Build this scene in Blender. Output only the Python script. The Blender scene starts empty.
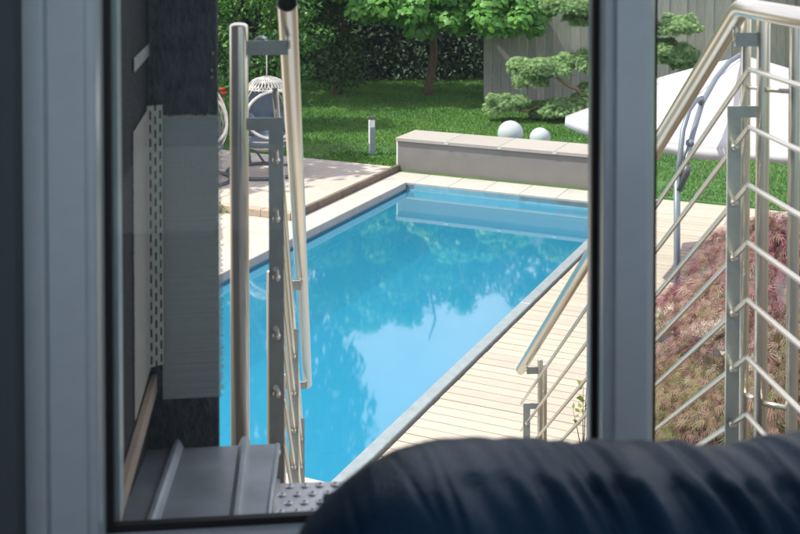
import bpy, math, random
import numpy as np
from mathutils import Vector, Matrix

R = math.radians
random.seed(4)
S = bpy.context.scene
COL = S.collection

# ------------------------------------------------------------------ camera
F_PX, PITCH, EYE = 1110.0, R(1.5), 3.5
HORIZON = -69.0
PY0 = HORIZON + F_PX * math.tan(PITCH)
cam_d = bpy.data.cameras.new('camera')
cam = bpy.data.objects.new('camera', cam_d); COL.objects.link(cam)
cam.location = (0, 0, EYE); cam.rotation_euler = (R(90) - PITCH, 0, 0)
cam_d.lens = 36 * F_PX / 800; cam_d.sensor_width = 36
cam_d.shift_y = -(267 - PY0) / 800
cam_d.clip_start = 0.05; cam_d.clip_end = 2000
cam_d.dof.use_dof = True; cam_d.dof.focus_distance = 7.0; cam_d.dof.aperture_fstop = 7.5
S.camera = cam

# ------------------------------------------------------------------ sky, sun, exposure
SUN_AZ, SUN_EL = R(-97), R(57)          # azimuth clockwise from +Y
w = bpy.data.worlds.new('World'); S.world = w; w.use_nodes = True
nt = w.node_tree; bg = nt.nodes['Background']
sky = nt.nodes.new('ShaderNodeTexSky'); sky.sky_type = 'NISHITA'; sky.sun_disc = False
sky.sun_elevation = SUN_EL; sky.sun_rotation = SUN_AZ
sky.air_density = 1.0; sky.dust_density = 1.0; sky.ozone_density = 1.0
tc_ = nt.nodes.new('ShaderNodeTexCoord'); cn = nt.nodes.new('ShaderNodeTexNoise')      # broken white cloud all round
cn.inputs['Scale'].default_value = 2.6; cn.inputs['Detail'].default_value = 6; cn.inputs['Roughness'].default_value = 0.55
nt.links.new(tc_.outputs['Generated'], cn.inputs[0])
cr = nt.nodes.new('ShaderNodeMapRange'); cr.inputs[1].default_value = 0.22; cr.inputs[2].default_value = 0.48; cr.inputs[4].default_value = 0.95
nt.links.new(cn.outputs[0], cr.inputs[0])
cm = nt.nodes.new('ShaderNodeMix'); cm.data_type = 'RGBA'; cm.inputs[7].default_value = (8.4, 7.7, 8.8, 1)
nt.links.new(cr.outputs[0], cm.inputs[0]); nt.links.new(sky.outputs[0], cm.inputs[6])
nt.links.new(cm.outputs[2], bg.inputs[0]); bg.inputs[1].default_value = 0.115
sd = bpy.data.lights.new('sun', 'SUN'); sd.energy = 4.1; sd.angle = R(0.55); sd.color = (1, 0.93, 0.80)
so = bpy.data.objects.new('sun', sd); COL.objects.link(so)
SUN = Vector((math.sin(SUN_AZ) * math.cos(SUN_EL), math.cos(SUN_AZ) * math.cos(SUN_EL), math.sin(SUN_EL)))
so.rotation_euler = SUN.to_track_quat('Z', 'Y').to_euler(); so.location = (-20, 0, 40)
S.view_settings.view_transform = 'Standard'; S.view_settings.look = 'None'
S.view_settings.gamma = 1; S.view_settings.exposure = 0.73
S.render.engine = 'CYCLES'
S.cycles.use_denoising = True
S.cycles.max_bounces = 10; S.cycles.transparent_max_bounces = 16
S.cycles.caustics_reflective = False; S.cycles.caustics_refractive = False
S.cycles.sample_clamp_indirect = 6

# ------------------------------------------------------------------ measuring helpers
def ray(px, py):
    F = Vector((0, math.cos(PITCH), -math.sin(PITCH))); U = Vector((0, math.sin(PITCH), math.cos(PITCH)))
    return F + Vector((1, 0, 0)) * ((px - 400) / F_PX) + U * ((PY0 - py) / F_PX)
def at(px, py, d):                       # point at forward distance d (metres along +Y)
    r = ray(px, py); return Vector((0, 0, EYE)) + r * (d / r.y)
def gnd(px, py, z=0.0):                  # point on the level z
    r = ray(px, py); return Vector((0, 0, EYE)) + r * ((z - EYE) / r.z)
HYAW, SYAW = R(6), R(4)
def inyaw(p, yaw):
    c, s = math.cos(-yaw), math.sin(-yaw)
    return Vector((p.x * c - p.y * s, p.x * s + p.y * c, p.z))
def hw(px, py, b, yaw=HYAW):             # house frame: (a, b, z) where the line of sight meets the plane b
    r = inyaw(ray(px, py), yaw); r = r * (b / r.y); return Vector((r.x, b, r.z + EYE))

# ------------------------------------------------------------------ materials
def mat(name, col, rough=0.6, metal=0.0, var=0.0, vscale=8.0, bump=0.0, bscale=60.0, col2=None, stretch=None, spec=None, rnd=0.0, coat=0.0):
    m = bpy.data.materials.new(name); m.use_nodes = True
    n, l = m.node_tree.nodes, m.node_tree.links
    p = n['Principled BSDF']
    p.inputs['Base Color'].default_value = (*col, 1); p.inputs['Roughness'].default_value = rough
    p.inputs['Metallic'].default_value = metal
    if spec is not None: p.inputs['Specular IOR Level'].default_value = spec
    if coat: p.inputs['Coat Weight'].default_value = coat; p.inputs['Coat Roughness'].default_value = 0.15
    tc = n.new('ShaderNodeTexCoord'); mp = n.new('ShaderNodeMapping'); l.new(tc.outputs['Object'], mp.inputs[0])
    if stretch: mp.inputs['Scale'].default_value = stretch
    src = None
    if var > 0 or col2:
        nz = n.new('ShaderNodeTexNoise'); nz.inputs['Scale'].default_value = vscale; nz.inputs['Detail'].default_value = 6
        nz.inputs['Roughness'].default_value = 0.65
        l.new(mp.outputs[0], nz.inputs[0])
        mx = n.new('ShaderNodeMix'); mx.data_type = 'RGBA'
        rp = n.new('ShaderNodeMapRange'); rp.inputs[1].default_value = 0.3; rp.inputs[2].default_value = 0.7
        l.new(nz.outputs[0], rp.inputs[0]); l.new(rp.outputs[0], mx.inputs[0])
        c2 = col2 or tuple(min(1, c * (1 + var)) for c in col)
        c1 = col if col2 else tuple(c * (1 - var) for c in col)
        mx.inputs[6].default_value = (*c1, 1); mx.inputs[7].default_value = (*c2, 1)
        src = mx.outputs[2]
        rr = n.new('ShaderNodeMapRange'); rr.inputs[3].default_value = max(0.02, rough * 0.8); rr.inputs[4].default_value = min(1, rough * 1.2)
        l.new(nz.outputs[0], rr.inputs[0]); l.new(rr.outputs[0], p.inputs['Roughness'])
    if rnd:
        oi = n.new('ShaderNodeObjectInfo'); mr = n.new('ShaderNodeMapRange')
        mr.inputs[3].default_value = 1 - rnd; mr.inputs[4].default_value = 1 + rnd
        l.new(oi.outputs['Random'], mr.inputs[0])
        hs = n.new('ShaderNodeHueSaturation'); l.new(mr.outputs[0], hs.inputs['Value'])
        if src: l.new(src, hs.inputs['Color'])
        else: hs.inputs['Color'].default_value = (*col, 1)
        src = hs.outputs[0]
    if src: l.new(src, p.inputs['Base Color'])
    if bump > 0:
        n2 = n.new('ShaderNodeTexNoise'); n2.inputs['Scale'].default_value = bscale; n2.inputs['Detail'].default_value = 5
        l.new(mp.outputs[0], n2.inputs[0])
        b = n.new('ShaderNodeBump'); b.inputs['Strength'].default_value = bump; b.inputs['Distance'].default_value = 0.01
        l.new(n2.outputs[0], b.inputs['Height']); l.new(b.outputs[0], p.inputs['Normal'])
    return m

def leafmat(name, c1, c2, c3=None, trans=0.35, rough=0.45):
    m = bpy.data.materials.new(name); m.use_nodes = True
    n, l = m.node_tree.nodes, m.node_tree.links
    p = n['Principled BSDF']; p.inputs['Roughness'].default_value = rough
    a = n.new('ShaderNodeAttribute'); a.attribute_name = 'tint'
    r = n.new('ShaderNodeValToRGB')
    r.color_ramp.elements[0].color = (*c1, 1); r.color_ramp.elements[1].color = (*c2, 1)
    if c3:
        e = r.color_ramp.elements.new(0.5); e.color = (*c3, 1)
    l.new(a.outputs['Fac'], r.inputs[0]); l.new(r.outputs[0], p.inputs['Base Color'])
    t = n.new('ShaderNodeBsdfTranslucent')
    br = n.new('ShaderNodeHueSaturation'); br.inputs['Value'].default_value = 1.3; br.inputs['Saturation'].default_value = 1.1
    l.new(r.outputs[0], br.inputs['Color']); l.new(br.outputs[0], t.inputs[0])
    mx = n.new('ShaderNodeMixShader'); mx.inputs[0].default_value = trans
    l.new(p.outputs[0], mx.inputs[1]); l.new(t.outputs[0], mx.inputs[2])
    l.new(mx.outputs[0], n['Material Output'].inputs[0])
    return m

def glassmat(name, tint, boost=1.0, bump=0.0, bscale=3.0, rough=0.0, bump2=0.0, bscale2=20.0, cloud=None, cfac=0.0):
    m = bpy.data.materials.new(name); m.use_nodes = True
    n, l = m.node_tree.nodes, m.node_tree.links
    n.remove(n['Principled BSDF'])
    tr = n.new('ShaderNodeBsdfTransparent'); tr.inputs[0].default_value = (*tint, 1)
    gl = n.new('ShaderNodeBsdfGlossy'); gl.inputs['Roughness'].default_value = rough
    fr = n.new('ShaderNodeFresnel'); fr.inputs[0].default_value = 1.33 if bump else 1.45
    mul = n.new('ShaderNodeMath'); mul.operation = 'MULTIPLY'; mul.inputs[1].default_value = boost; mul.use_clamp = True
    l.new(fr.outputs[0], mul.inputs[0])
    mx = n.new('ShaderNodeMixShader'); l.new(mul.outputs[0], mx.inputs[0])
    base = tr.outputs[0]
    if cloud:                                # light scattered back by the water itself
        df = n.new('ShaderNodeBsdfDiffuse'); df.inputs[0].default_value = (*cloud, 1)
        m2 = n.new('ShaderNodeMixShader'); m2.inputs[0].default_value = cfac
        l.new(tr.outputs[0], m2.inputs[1]); l.new(df.outputs[0], m2.inputs[2]); base = m2.outputs[0]
    l.new(base, mx.inputs[1]); l.new(gl.outputs[0], mx.inputs[2])
    l.new(mx.outputs[0], n['Material Output'].inputs[0])
    if bump:
        tc = n.new('ShaderNodeTexCoord')
        n1 = n.new('ShaderNodeTexNoise'); n1.inputs['Scale'].default_value = bscale; n1.inputs['Detail'].default_value = 2
        l.new(tc.outputs['Object'], n1.inputs[0])
        n2 = n.new('ShaderNodeTexNoise'); n2.inputs['Scale'].default_value = bscale2; n2.inputs['Detail'].default_value = 2
        l.new(tc.outputs['Object'], n2.inputs[0])
        b1 = n.new('ShaderNodeBump'); b1.inputs['Strength'].default_value = bump; b1.inputs['Distance'].default_value = 0.02
        b2 = n.new('ShaderNodeBump'); b2.inputs['Strength'].default_value = bump2; b2.inputs['Distance'].default_value = 0.005
        l.new(n1.outputs[0], b1.inputs['Height']); l.new(n2.outputs[0], b2.inputs['Height'])
        l.new(b1.outputs[0], b2.inputs['Normal'])
        l.new(b2.outputs[0], gl.inputs['Normal']); l.new(b2.outputs[0], fr.inputs['Normal'])
    return m

M = {}
M['pvc'] = mat('pvc', (0.54, 0.65, 0.69), 0.24, var=0.03, vscale=30)
M['black_rubber'] = mat('black_rubber', (0.012, 0.012, 0.013), 0.55)
M['plaster_in'] = mat('plaster_in', (0.56, 0.62, 0.66), 0.9, var=0.04, vscale=5, bump=0.1)
M['jamb_dark'] = mat('jamb_dark', (0.075, 0.10, 0.105), 0.85, var=0.08, vscale=10)
M['brown_strip'] = mat('brown_strip', (0.10, 0.045, 0.018), 0.6, var=0.2)
M['floor_in'] = mat('floor_in', (0.33, 0.39, 0.44), 0.5, var=0.06)
M['facade'] = mat('facade', (0.5, 0.47, 0.42), 0.9, var=0.06, bump=0.3)
M['eave'] = mat('eave', (0.45, 0.4, 0.35), 0.8, var=0.1)
M['leather'] = mat('leather', (0.010, 0.031, 0.064), 0.38, var=0.25, vscale=7, bump=0.18, bscale=240, spec=0.4)
M['leather'].node_tree.nodes['Principled BSDF'].inputs['Specular Tint'].default_value = (0.45, 0.75, 1.0, 1)
M['steel'] = mat('steel', (0.82, 0.77, 0.67), 0.28, 0.94)
M['steel_flat'] = mat('steel_flat', (0.58, 0.61, 0.58), 0.45, 0.35, var=0.08, vscale=30)
M['steel_bore_shade'] = mat('steel_bore_shade', (0.05, 0.05, 0.05), 0.7)
M['zinc'] = mat('zinc', (0.40, 0.45, 0.50), 0.42, 0.6, var=0.16, vscale=9, bump=0.05, bscale=5)
M['alu_tread'] = mat('alu_tread', (0.48, 0.51, 0.53), 0.38, 0.9, var=0.12, vscale=20)
M['cream_side'] = mat('cream_side', (0.62, 0.52, 0.40), 0.75, var=0.08)
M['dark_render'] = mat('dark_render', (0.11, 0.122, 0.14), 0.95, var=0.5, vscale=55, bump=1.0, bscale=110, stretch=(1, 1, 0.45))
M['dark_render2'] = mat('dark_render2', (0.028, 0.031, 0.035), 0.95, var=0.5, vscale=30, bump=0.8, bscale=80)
M['bead'] = mat('bead', (0.66, 0.65, 0.58), 0.6, var=0.1, vscale=40)
M['batten'] = mat('batten', (0.50, 0.40, 0.32), 0.7, var=0.12, vscale=14)
M['patch'] = mat('patch', (0.42, 0.43, 0.41), 0.9, var=0.3, vscale=40)
M['red_dot'] = mat('red_dot', (0.25, 0.05, 0.04), 0.8)
M['ground'] = mat('ground', (0.10, 0.085, 0.06), 0.95, var=0.3, vscale=2, bump=0.4, bscale=12)
M['soil'] = mat('soil', (0.11, 0.08, 0.055), 0.95, var=0.5, vscale=9, bump=0.8, bscale=30)
M['lawn'] = mat('lawn', (0.03, 0.09, 0.016), 0.9, col2=(0.07, 0.17, 0.028), vscale=3.0, bump=0.8, bscale=50)
M['plank'] = mat('plank', (0.45, 0.385, 0.325), 0.62, var=0.09, vscale=5, stretch=(1.5, 14, 1), rnd=0.065, bump=0.12, bscale=25)
M['joist'] = mat('joist', (0.10, 0.08, 0.06), 0.9)
M['slab'] = mat('slab', (0.44, 0.385, 0.345), 0.85, var=0.08, vscale=6, rnd=0.06, bump=0.2, bscale=60)
M['coping'] = mat('coping', (0.44, 0.405, 0.375), 0.7, var=0.08, vscale=9, rnd=0.03, bump=0.15)
M['coping_rail'] = mat('coping_rail', (0.27, 0.31, 0.335), 0.5, 0.2, var=0.15, vscale=12, rnd=0.05)
M['edge_shaded'] = mat('edge_shaded', (0.16, 0.125, 0.10), 0.8, var=0.3, vscale=12, stretch=(1, 1, 1), rnd=0.12)
M['edge_stone'] = mat('edge_stone', (0.42, 0.33, 0.24), 0.85, var=0.2, vscale=18, rnd=0.12)
M['liner'] = mat('liner', (0.007, 0.275, 0.50), 0.6, var=0.10, vscale=1.6)
M['liner_band'] = mat('liner_band', (0.20, 0.42, 0.52), 0.5, var=0.15, vscale=9)
M['liner_line'] = mat('liner_line', (0.45, 0.72, 0.80), 0.5)
M['water'] = glassmat('water', (0.70, 0.94, 0.98), 2.1, 0.02, 1.3, 0.035, 0.012, 9.0, (0.04, 0.315, 0.51), 0.6)
M['pane'] = glassmat('pane', (0.93, 0.97, 0.96), 0.55)
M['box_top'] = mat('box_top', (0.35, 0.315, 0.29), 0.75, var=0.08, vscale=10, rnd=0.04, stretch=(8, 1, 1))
M['box_front_shaded'] = mat('box_front_shaded', (0.19, 0.18, 0.172), 0.6, var=0.06, vscale=4, rnd=0.03)  # front darker than the lid: its shade is put into the colour
M['dark_metal'] = mat('dark_metal', (0.10, 0.115, 0.13), 0.45, 0.6, var=0.1)
M['bollard_grey'] = mat('bollard_grey', (0.24, 0.28, 0.31), 0.5, 0.3, var=0.1)
M['lamp_white'] = mat('lamp_white', (0.75, 0.77, 0.78), 0.35)
M['globe'] = mat('globe', (0.43, 0.475, 0.50), 0.8, var=0.04, vscale=4)
M['board'] = mat('board', (0.20, 0.235, 0.24), 0.85, col2=(0.40, 0.37, 0.30), vscale=4, stretch=(6, 6, 0.5), rnd=0.16, bump=0.4, bscale=30)
M['bark'] = mat('bark', (0.13, 0.09, 0.06), 0.9, var=0.35, vscale=14, bump=0.9, bscale=30, stretch=(1, 1, 0.3))
M['pinebark'] = mat('pinebark', (0.24, 0.16, 0.10), 0.9, var=0.35, vscale=18, bump=0.9, bscale=40)
M['canvas'] = mat('canvas', (0.52, 0.50, 0.515), 0.85, var=0.025, vscale=3, bump=0.15, bscale=9)
M['grey_tube'] = mat('grey_tube', (0.17, 0.20, 0.24), 0.4, 0.3, var=0.06)
M['wicker'] = mat('wicker', (0.72, 0.68, 0.60), 0.6, var=0.08, vscale=40)
M['cushion'] = mat('cushion', (0.13, 0.17, 0.22), 0.9, var=0.12, vscale=20, bump=0.3, bscale=50)
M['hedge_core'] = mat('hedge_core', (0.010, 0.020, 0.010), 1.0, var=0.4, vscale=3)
M['petal'] = mat('petal', (0.55, 0.02, 0.03), 0.6)
M['gravel'] = mat('gravel', (0.45, 0.42, 0.38), 0.9, var=0.3, vscale=20, rnd=0.2)
M['leaf_catalpa'] = leafmat('leaf_catalpa', (0.045, 0.19, 0.028), (0.17, 0.40, 0.06), trans=0.4)
M['leaf_hedge'] = leafmat('leaf_hedge', (0.012, 0.035, 0.010), (0.05, 0.11, 0.025), trans=0.25)
M['leaf_ivy'] = leafmat('leaf_ivy', (0.010, 0.030, 0.012), (0.038, 0.085, 0.028), trans=0.15, rough=0.65)
M['leaf_shrub'] = leafmat('leaf_shrub', (0.035, 0.12, 0.02), (0.11, 0.26, 0.045), trans=0.35)
M['leaf_tree'] = leafmat('leaf_tree', (0.02, 0.06, 0.012), (0.07, 0.14, 0.03), trans=0.3)
M['needle'] = leafmat('needle', (0.10, 0.23, 0.09), (0.42, 0.56, 0.26), trans=0.4, rough=0.6)
M['maple'] = leafmat('maple', (0.14, 0.19, 0.045), (0.25, 0.06, 0.11), (0.33, 0.21, 0.16), trans=0.2)
M['sprig'] = leafmat('sprig', (0.10, 0.17, 0.03), (0.22, 0.27, 0.05), trans=0.35)
M['grass'] = leafmat('grass', (0.03, 0.12, 0.02), (0.17, 0.32, 0.055), trans=0.3, rough=0.55)

def mesh_cloth(name):                    # fibre mesh: fine weave, seen from two metres
    m = mat(name, (0.40, 0.44, 0.44), 0.85, var=0.05, vscale=6)
    n, l = m.node_tree.nodes, m.node_tree.links
    tc = n.new('ShaderNodeTexCoord'); b = n.new('ShaderNodeTexBrick')
    mp = n.new('ShaderNodeMapping'); mp.inputs['Rotation'].default_value = (R(90), 0, 0)
    l.new(tc.outputs['Object'], mp.inputs[0]); l.new(mp.outputs[0], b.inputs[0])
    b.offset = 0; b.inputs['Scale'].default_value = 1
    b.inputs['Brick Width'].default_value = 0.0045; b.inputs['Row Height'].default_value = 0.0045
    b.inputs['Mortar Size'].default_value = 0.0011
    b.inputs['Color1'].default_value = (0.22, 0.255, 0.26, 1); b.inputs['Color2'].default_value = (0.32, 0.35, 0.355, 1)
    b.inputs['Mortar'].default_value = (0.62, 0.66, 0.66, 1)
    l.new(b.outputs[0], n['Principled BSDF'].inputs['Base Color'])
    return m
M['fibre_mesh'] = mesh_cloth('fibre_mesh')

# ------------------------------------------------------------------ mesh helpers
class MB:
    def __init__(s): s.v = []; s.f = []; s.sm = []
    def add(s, vs, fs, smooth=False):
        o = len(s.v); s.v += [tuple(q) for q in vs]
        for f in fs: s.f.append(tuple(i + o for i in f)); s.sm.append(smooth)
        return s
    def box(s, x0, x1, y0, y1, z0, z1, bev=0.0):
        if bev <= 0:
            vs = [(x, y, z) for z in (z0, z1) for y in (y0, y1) for x in (x0, x1)]
            return s.add(vs, [(0, 2, 3, 1), (4, 5, 7, 6), (0, 1, 5, 4), (2, 6, 7, 3), (0, 4, 6, 2), (1, 3, 7, 5)])
        e = bev
        def ring(d, z): return [(x0 + d, y0 + d, z), (x1 - d, y0 + d, z), (x1 - d, y1 - d, z), (x0 + d, y1 - d, z)]
        vs = ring(0, z0) + ring(0, z1 - e) + ring(e, z1)
        fs = [(3, 2, 1, 0), (8, 9, 10, 11)]
        for k in (0, 4):
            for i in range(4): j = (i + 1) % 4; fs.append((k + i, k + j, k + 4 + j, k + 4 + i))
        return s.add(vs, fs)
    def prism(s, poly, z0, z1):           # poly: list of (x, y), counter-clockwise
        n = len(poly)
        vs = [(x, y, z0) for x, y in poly] + [(x, y, z1) for x, y in poly]
        fs = [tuple(range(n - 1, -1, -1)), tuple(range(n, 2 * n))]
        fs += [(i, (i + 1) % n, n + (i + 1) % n, n + i) for i in range(n)]
        return s.add(vs, fs)
    def tube(s, pts, r, seg=14, cap=(True, True), radii=None):
        pts = [Vector(p) for p in pts]; n = len(pts); vs = []
        up = None
        for i, p in enumerate(pts):
            t = (pts[min(i + 1, n - 1)] - pts[max(i - 1, 0)]).normalized()
            if up is None:
                up = Vector((0, 0, 1)) if abs(t.z) < 0.9 else Vector((0, 1, 0))
            x = t.cross(up).normalized(); y = x.cross(t).normalized(); up = y
            rr = radii[i] if radii else r
            for k in range(seg):
                a = 2 * math.pi * k / seg
                vs.append(p + x * (rr * math.cos(a)) + y * (rr * math.sin(a)))
        o = len(s.v); s.v += [tuple(q) for q in vs]
        for i in range(n - 1):
            for k in range(seg):
                k2 = (k + 1) % seg
                s.f.append((o + i * seg + k2, o + i * seg + k, o + (i + 1) * seg + k, o + (i + 1) * seg + k2)); s.sm.append(True)
        if cap[0]: s.f.append(tuple(o + k for k in range(seg))); s.sm.append(False)
        if cap[1]: s.f.append(tuple(o + (n - 1) * seg + k for k in range(seg - 1, -1, -1))); s.sm.append(False)
        return s
    def dome_tube(s, p0, p1, r, seg=16):  # straight post with a rounded cap at p1
        p0, p1 = Vector(p0), Vector(p1); d = (p1 - p0).normalized()
        pts = [p0, p1 - d * r * 0.45]; rad = [r, r]
        for k in range(1, 5):
            a = math.pi / 2 * k / 5
            pts.append(p1 - d * r * 0.45 * (1 - math.sin(a))); rad.append(r * math.cos(a))
        return s.tube(pts, r, seg, radii=rad)
    def sphere(s, c, r, seg=24, rings=14, scale=(1, 1, 1)):
        vs, fs = [], []
        for i in range(rings + 1):
            ph = math.pi * i / rings
            for k in range(seg):
                th = 2 * math.pi * k / seg
                vs.append((c[0] + r * scale[0] * math.sin(ph) * math.cos(th), c[1] + r * scale[1] * math.sin(ph) * math.sin(th), c[2] + r * scale[2] * math.cos(ph)))
        for i in range(rings):
            for k in range(seg):
                k2 = (k + 1) % seg
                fs.append((i * seg + k, (i + 1) * seg + k, (i + 1) * seg + k2, i * seg + k2))
        return s.add(vs, fs, True)
    def mesh(s, name):
        me = bpy.data.meshes.new(name); me.from_pydata(s.v, [], s.f)
        me.polygons.foreach_set('use_smooth', s.sm); me.update(); return me
    def build(s, name, m, parent=None, loc=None, rz=None):
        return put(name, s.mesh(name), m, parent, loc, rz)

def put(name, me, m=None, parent=None, loc=None, rz=None):
    o = bpy.data.objects.new(name, me); COL.objects.link(o)
    if m is not None and not me.materials: me.materials.append(M[m] if isinstance(m, str) else m)
    if parent: o.parent = parent
    if loc is not None: o.location = loc
    if rz is not None: o.rotation_euler = (0, 0, rz)
    return o
def thing(name, label, cat, loc=(0, 0, 0), rz=0.0, group=None):
    o = bpy.data.objects.new(name, None); COL.objects.link(o); o.empty_display_size = 0.1
    o.location = loc; o.rotation_euler = (0, 0, rz)
    return tag(o, label, cat, group)
def tag(o, label, cat, group=None):
    o['label'] = label; o['category'] = cat
    if group: o['group'] = group
    return o
def struct(o, label=None): 
    o['kind'] = 'structure'
    if label: o['label'] = label
    return o
def arr_mesh(name, verts, faces, tint=None, smooth=False):   # numpy arrays -> mesh; faces (M,k)
    me = bpy.data.meshes.new(name); nv, (nf, k) = len(verts), faces.shape
    me.vertices.add(nv); me.vertices.foreach_set('co', np.asarray(verts, np.float32).ravel())
    me.loops.add(nf * k); me.loops.foreach_set('vertex_index', faces.astype(np.int32).ravel())
    me.polygons.add(nf); me.polygons.foreach_set('loop_start', np.arange(0, nf * k, k, dtype=np.int32))
    me.polygons.foreach_set('loop_total', np.full(nf, k, np.int32))
    if smooth: me.polygons.foreach_set('use_smooth', np.ones(nf, bool))
    if tint is not None:
        at_ = me.attributes.new('tint', 'FLOAT', 'POINT'); at_.data.foreach_set('value', np.asarray(tint, np.float32))
    me.update(); me.validate(); return me

# leaf templates: x along the leaf, z its normal; triangles
T_LEAF = (np.array([(0, 0, 0), (.35, .26, .03), (.35, -.26, .03), (1, 0, -.06)]), np.array([(0, 2, 1), (1, 2, 3)]))
T_HEART = (np.array([(.0, 0, 0), (-.13, .26, -.02), (.12, .49, -.03), (.58, .42, -.05), (1.0, 0, -.12), (.58, -.42, -.05), (.12, -.49, -.03), (-.13, -.26, -.02), (.42, 0, .05)]),
           np.array([(8, 0, 7), (8, 7, 6), (8, 6, 5), (8, 5, 4), (8, 4, 3), (8, 3, 2), (8, 2, 1), (8, 1, 0)]))
def fingers(angles, lens, wid):
    v, f = [], []
    for a, L in zip(angles, lens):
        c, s_ = math.cos(a), math.sin(a); b = len(v)
        for (x, y, z) in ((0, 0, 0), (L * .45, wid, .02), (L * .45, -wid, .02), (L, 0, -.12 * L)):
            v.append((x * c - y * s_, x * s_ + y * c, z))
        f += [(b, b + 2, b + 1), (b + 1, b + 2, b + 3)]
    return np.array(v), np.array(f)
T_MAPLE = fingers([-.55, -.22, .08, .38, .75], [.6, .95, 1.15, .85, .5], .020)
T_NEEDLE = fingers([-1.1, -.6, -.2, .2, .6, 1.1], [.75, .95, 1, 1, .95, .75], .06)

def scatter(name, pos, nrm, size, tmpl, rng, tint, droop=0.0, jitter=0.6, dirv=None):
    """leaves at pos with normals near nrm"""
    N = len(pos); tv, tf = tmpl
    n = nrm + rng.normal(0, jitter, (N, 3)); n /= np.linalg.norm(n, axis=1)[:, None] + 1e-9
    d = rng.normal(0, 1, (N, 3)); d[:, 2] -= droop
    if dirv is not None: d = dirv + d * 0.75
    d -= n * np.sum(d * n, 1)[:, None]; d /= np.linalg.norm(d, axis=1)[:, None] + 1e-9
    e = np.cross(n, d)
    sz = size * rng.uniform(0.65, 1.25, N)
    V = pos[:, None, :] + sz[:, None, None] * (tv[None, :, 0:1] * d[:, None, :] + tv[None, :, 1:2] * e[:, None, :] + tv[None, :, 2:3] * n[:, None, :])
    k = len(tv); Fc = tf[None] + (np.arange(N) * k)[:, None, None]
    return arr_mesh(name, V.reshape(-1, 3), Fc.reshape(-1, 3), np.repeat(tint, k))
def shell(rng, c, r, n, inner=0.55, top=None):
    d = rng.normal(0, 1, (n, 3)); d /= np.linalg.norm(d, axis=1)[:, None]
    if top is not None: d[:, 2] = np.where(d[:, 2] < top, -d[:, 2] * 0.3, d[:, 2])
    q = inner + (1 - inner) * rng.uniform(0, 1, n) ** 0.6
    r = np.array(r); p = np.array(c) + d * r * q[:, None]
    nn = d / r; nn /= np.linalg.norm(nn, axis=1)[:, None]
    return p, nn
def clumps(rng, blobs, dens, inner=0.55, top=None, up=0.5):
    P_, N_ = [], []
    for (c, r) in blobs:
        area = (r[0] * r[1] + r[1] * r[2] + r[0] * r[2]) * 4.2
        p, n = shell(rng, c, r, max(8, int(area * dens)), inner, top); P_.append(p); N_.append(n)
    p = np.concatenate(P_); n = np.concatenate(N_); n[:, 2] += up
    return p, n
def subblobs(rng, c, r, n, rs):           # n smaller clumps spread through an ellipsoid
    out = []
    for _ in range(n):
        d = rng.normal(0, 1, 3); d /= np.linalg.norm(d); q = rng.uniform(0.3, 1) ** 0.5
        k = rs * rng.uniform(0.6, 1.3)
        out.append(((c[0] + d[0] * r[0] * q, c[1] + d[1] * r[1] * q, c[2] + d[2] * r[2] * q), (k, k, k * rng.uniform(0.6, 0.9))))
    return out

# ================================================================== THE POOL FRAME
PYAW = R(24.8)
U_ = Vector((math.sin(PYAW), math.cos(PYAW), 0)); N_ = Vector((math.cos(PYAW), -math.sin(PYAW), 0))
NR = gnd(329, 489)                         # near right corner of the pool
PRZ = -PYAW                                # objects in the pool frame: local x = N_ (right), local y = U_ (along)
def pw(t, s, z=0.0): return NR + N_ * t + U_ * s + Vector((0, 0, z))
def pl(p): d = Vector(p) - NR; return d.dot(N_), d.dot(U_)
fl = pl(gnd(405, 184)); PW, PL = -fl[0], fl[1]
print('pool', PW, PL, NR, 'box', pl(gnd(402, 172)), 'step', pl(gnd(256, 219)))

# ground: one sheet out to the horizon, with the opening of the pool
g = MB()
B_ = 400
xs = [-B_, -PW - .05, .05, B_]; ys = [-B_, -.05, PL + .05, B_]
for i in range(3):
    for j in range(3):
        if (i, j) == (1, 1): continue
        g.add([(xs[i], ys[j], 0), (xs[i + 1], ys[j], 0), (xs[i + 1], ys[j + 1], 0), (xs[i], ys[j + 1], 0)], [(0, 1, 2, 3)])
struct(g.build('ground', 'ground', None, (NR.x, NR.y, -0.02), PRZ))

# swimming pool
pool = thing('swimming_pool', 'rectangular blue swimming pool with pale stone rim beside the plank deck', 'pool', NR, PRZ)
D_ = 0.8
def quad(pts): return MB().add(pts, [tuple(range(len(pts)))])
b = MB()
b.add([(-PW, 0, -D_), (0, 0, -D_), (0, PL, -D_), (-PW, PL, -D_)], [(0, 1, 2, 3)])
for (x0, y0, x1, y1) in ((-PW, PL, 0, PL), (0, PL, 0, 0), (0, 0, -PW, 0), (-PW, 0, -PW, PL)):
    b.add([(x0, y0, -D_), (x1, y1, -D_), (x1, y1, -.25), (x0, y0, -.25)], [(3, 2, 1, 0)])
b.build('basin', 'liner', pool)
b = MB()
for (x0, y0, x1, y1) in ((-PW, PL, 0, PL), (0, PL, 0, 0), (0, 0, -PW, 0), (-PW, 0, -PW, PL)):
    b.add([(x0, y0, -.25), (x1, y1, -.25), (x1, y1, 0), (x0, y0, 0)], [(3, 2, 1, 0)])
b.build('waterline_band', 'liner_band', pool)
# underwater ledge along the far and left walls with a pale edge
b = MB(); b.box(-PW + .001, -PW + .012, .3, PL - .005, -.33, -.31); b.build('wall_line', 'liner_line', pool)
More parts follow.
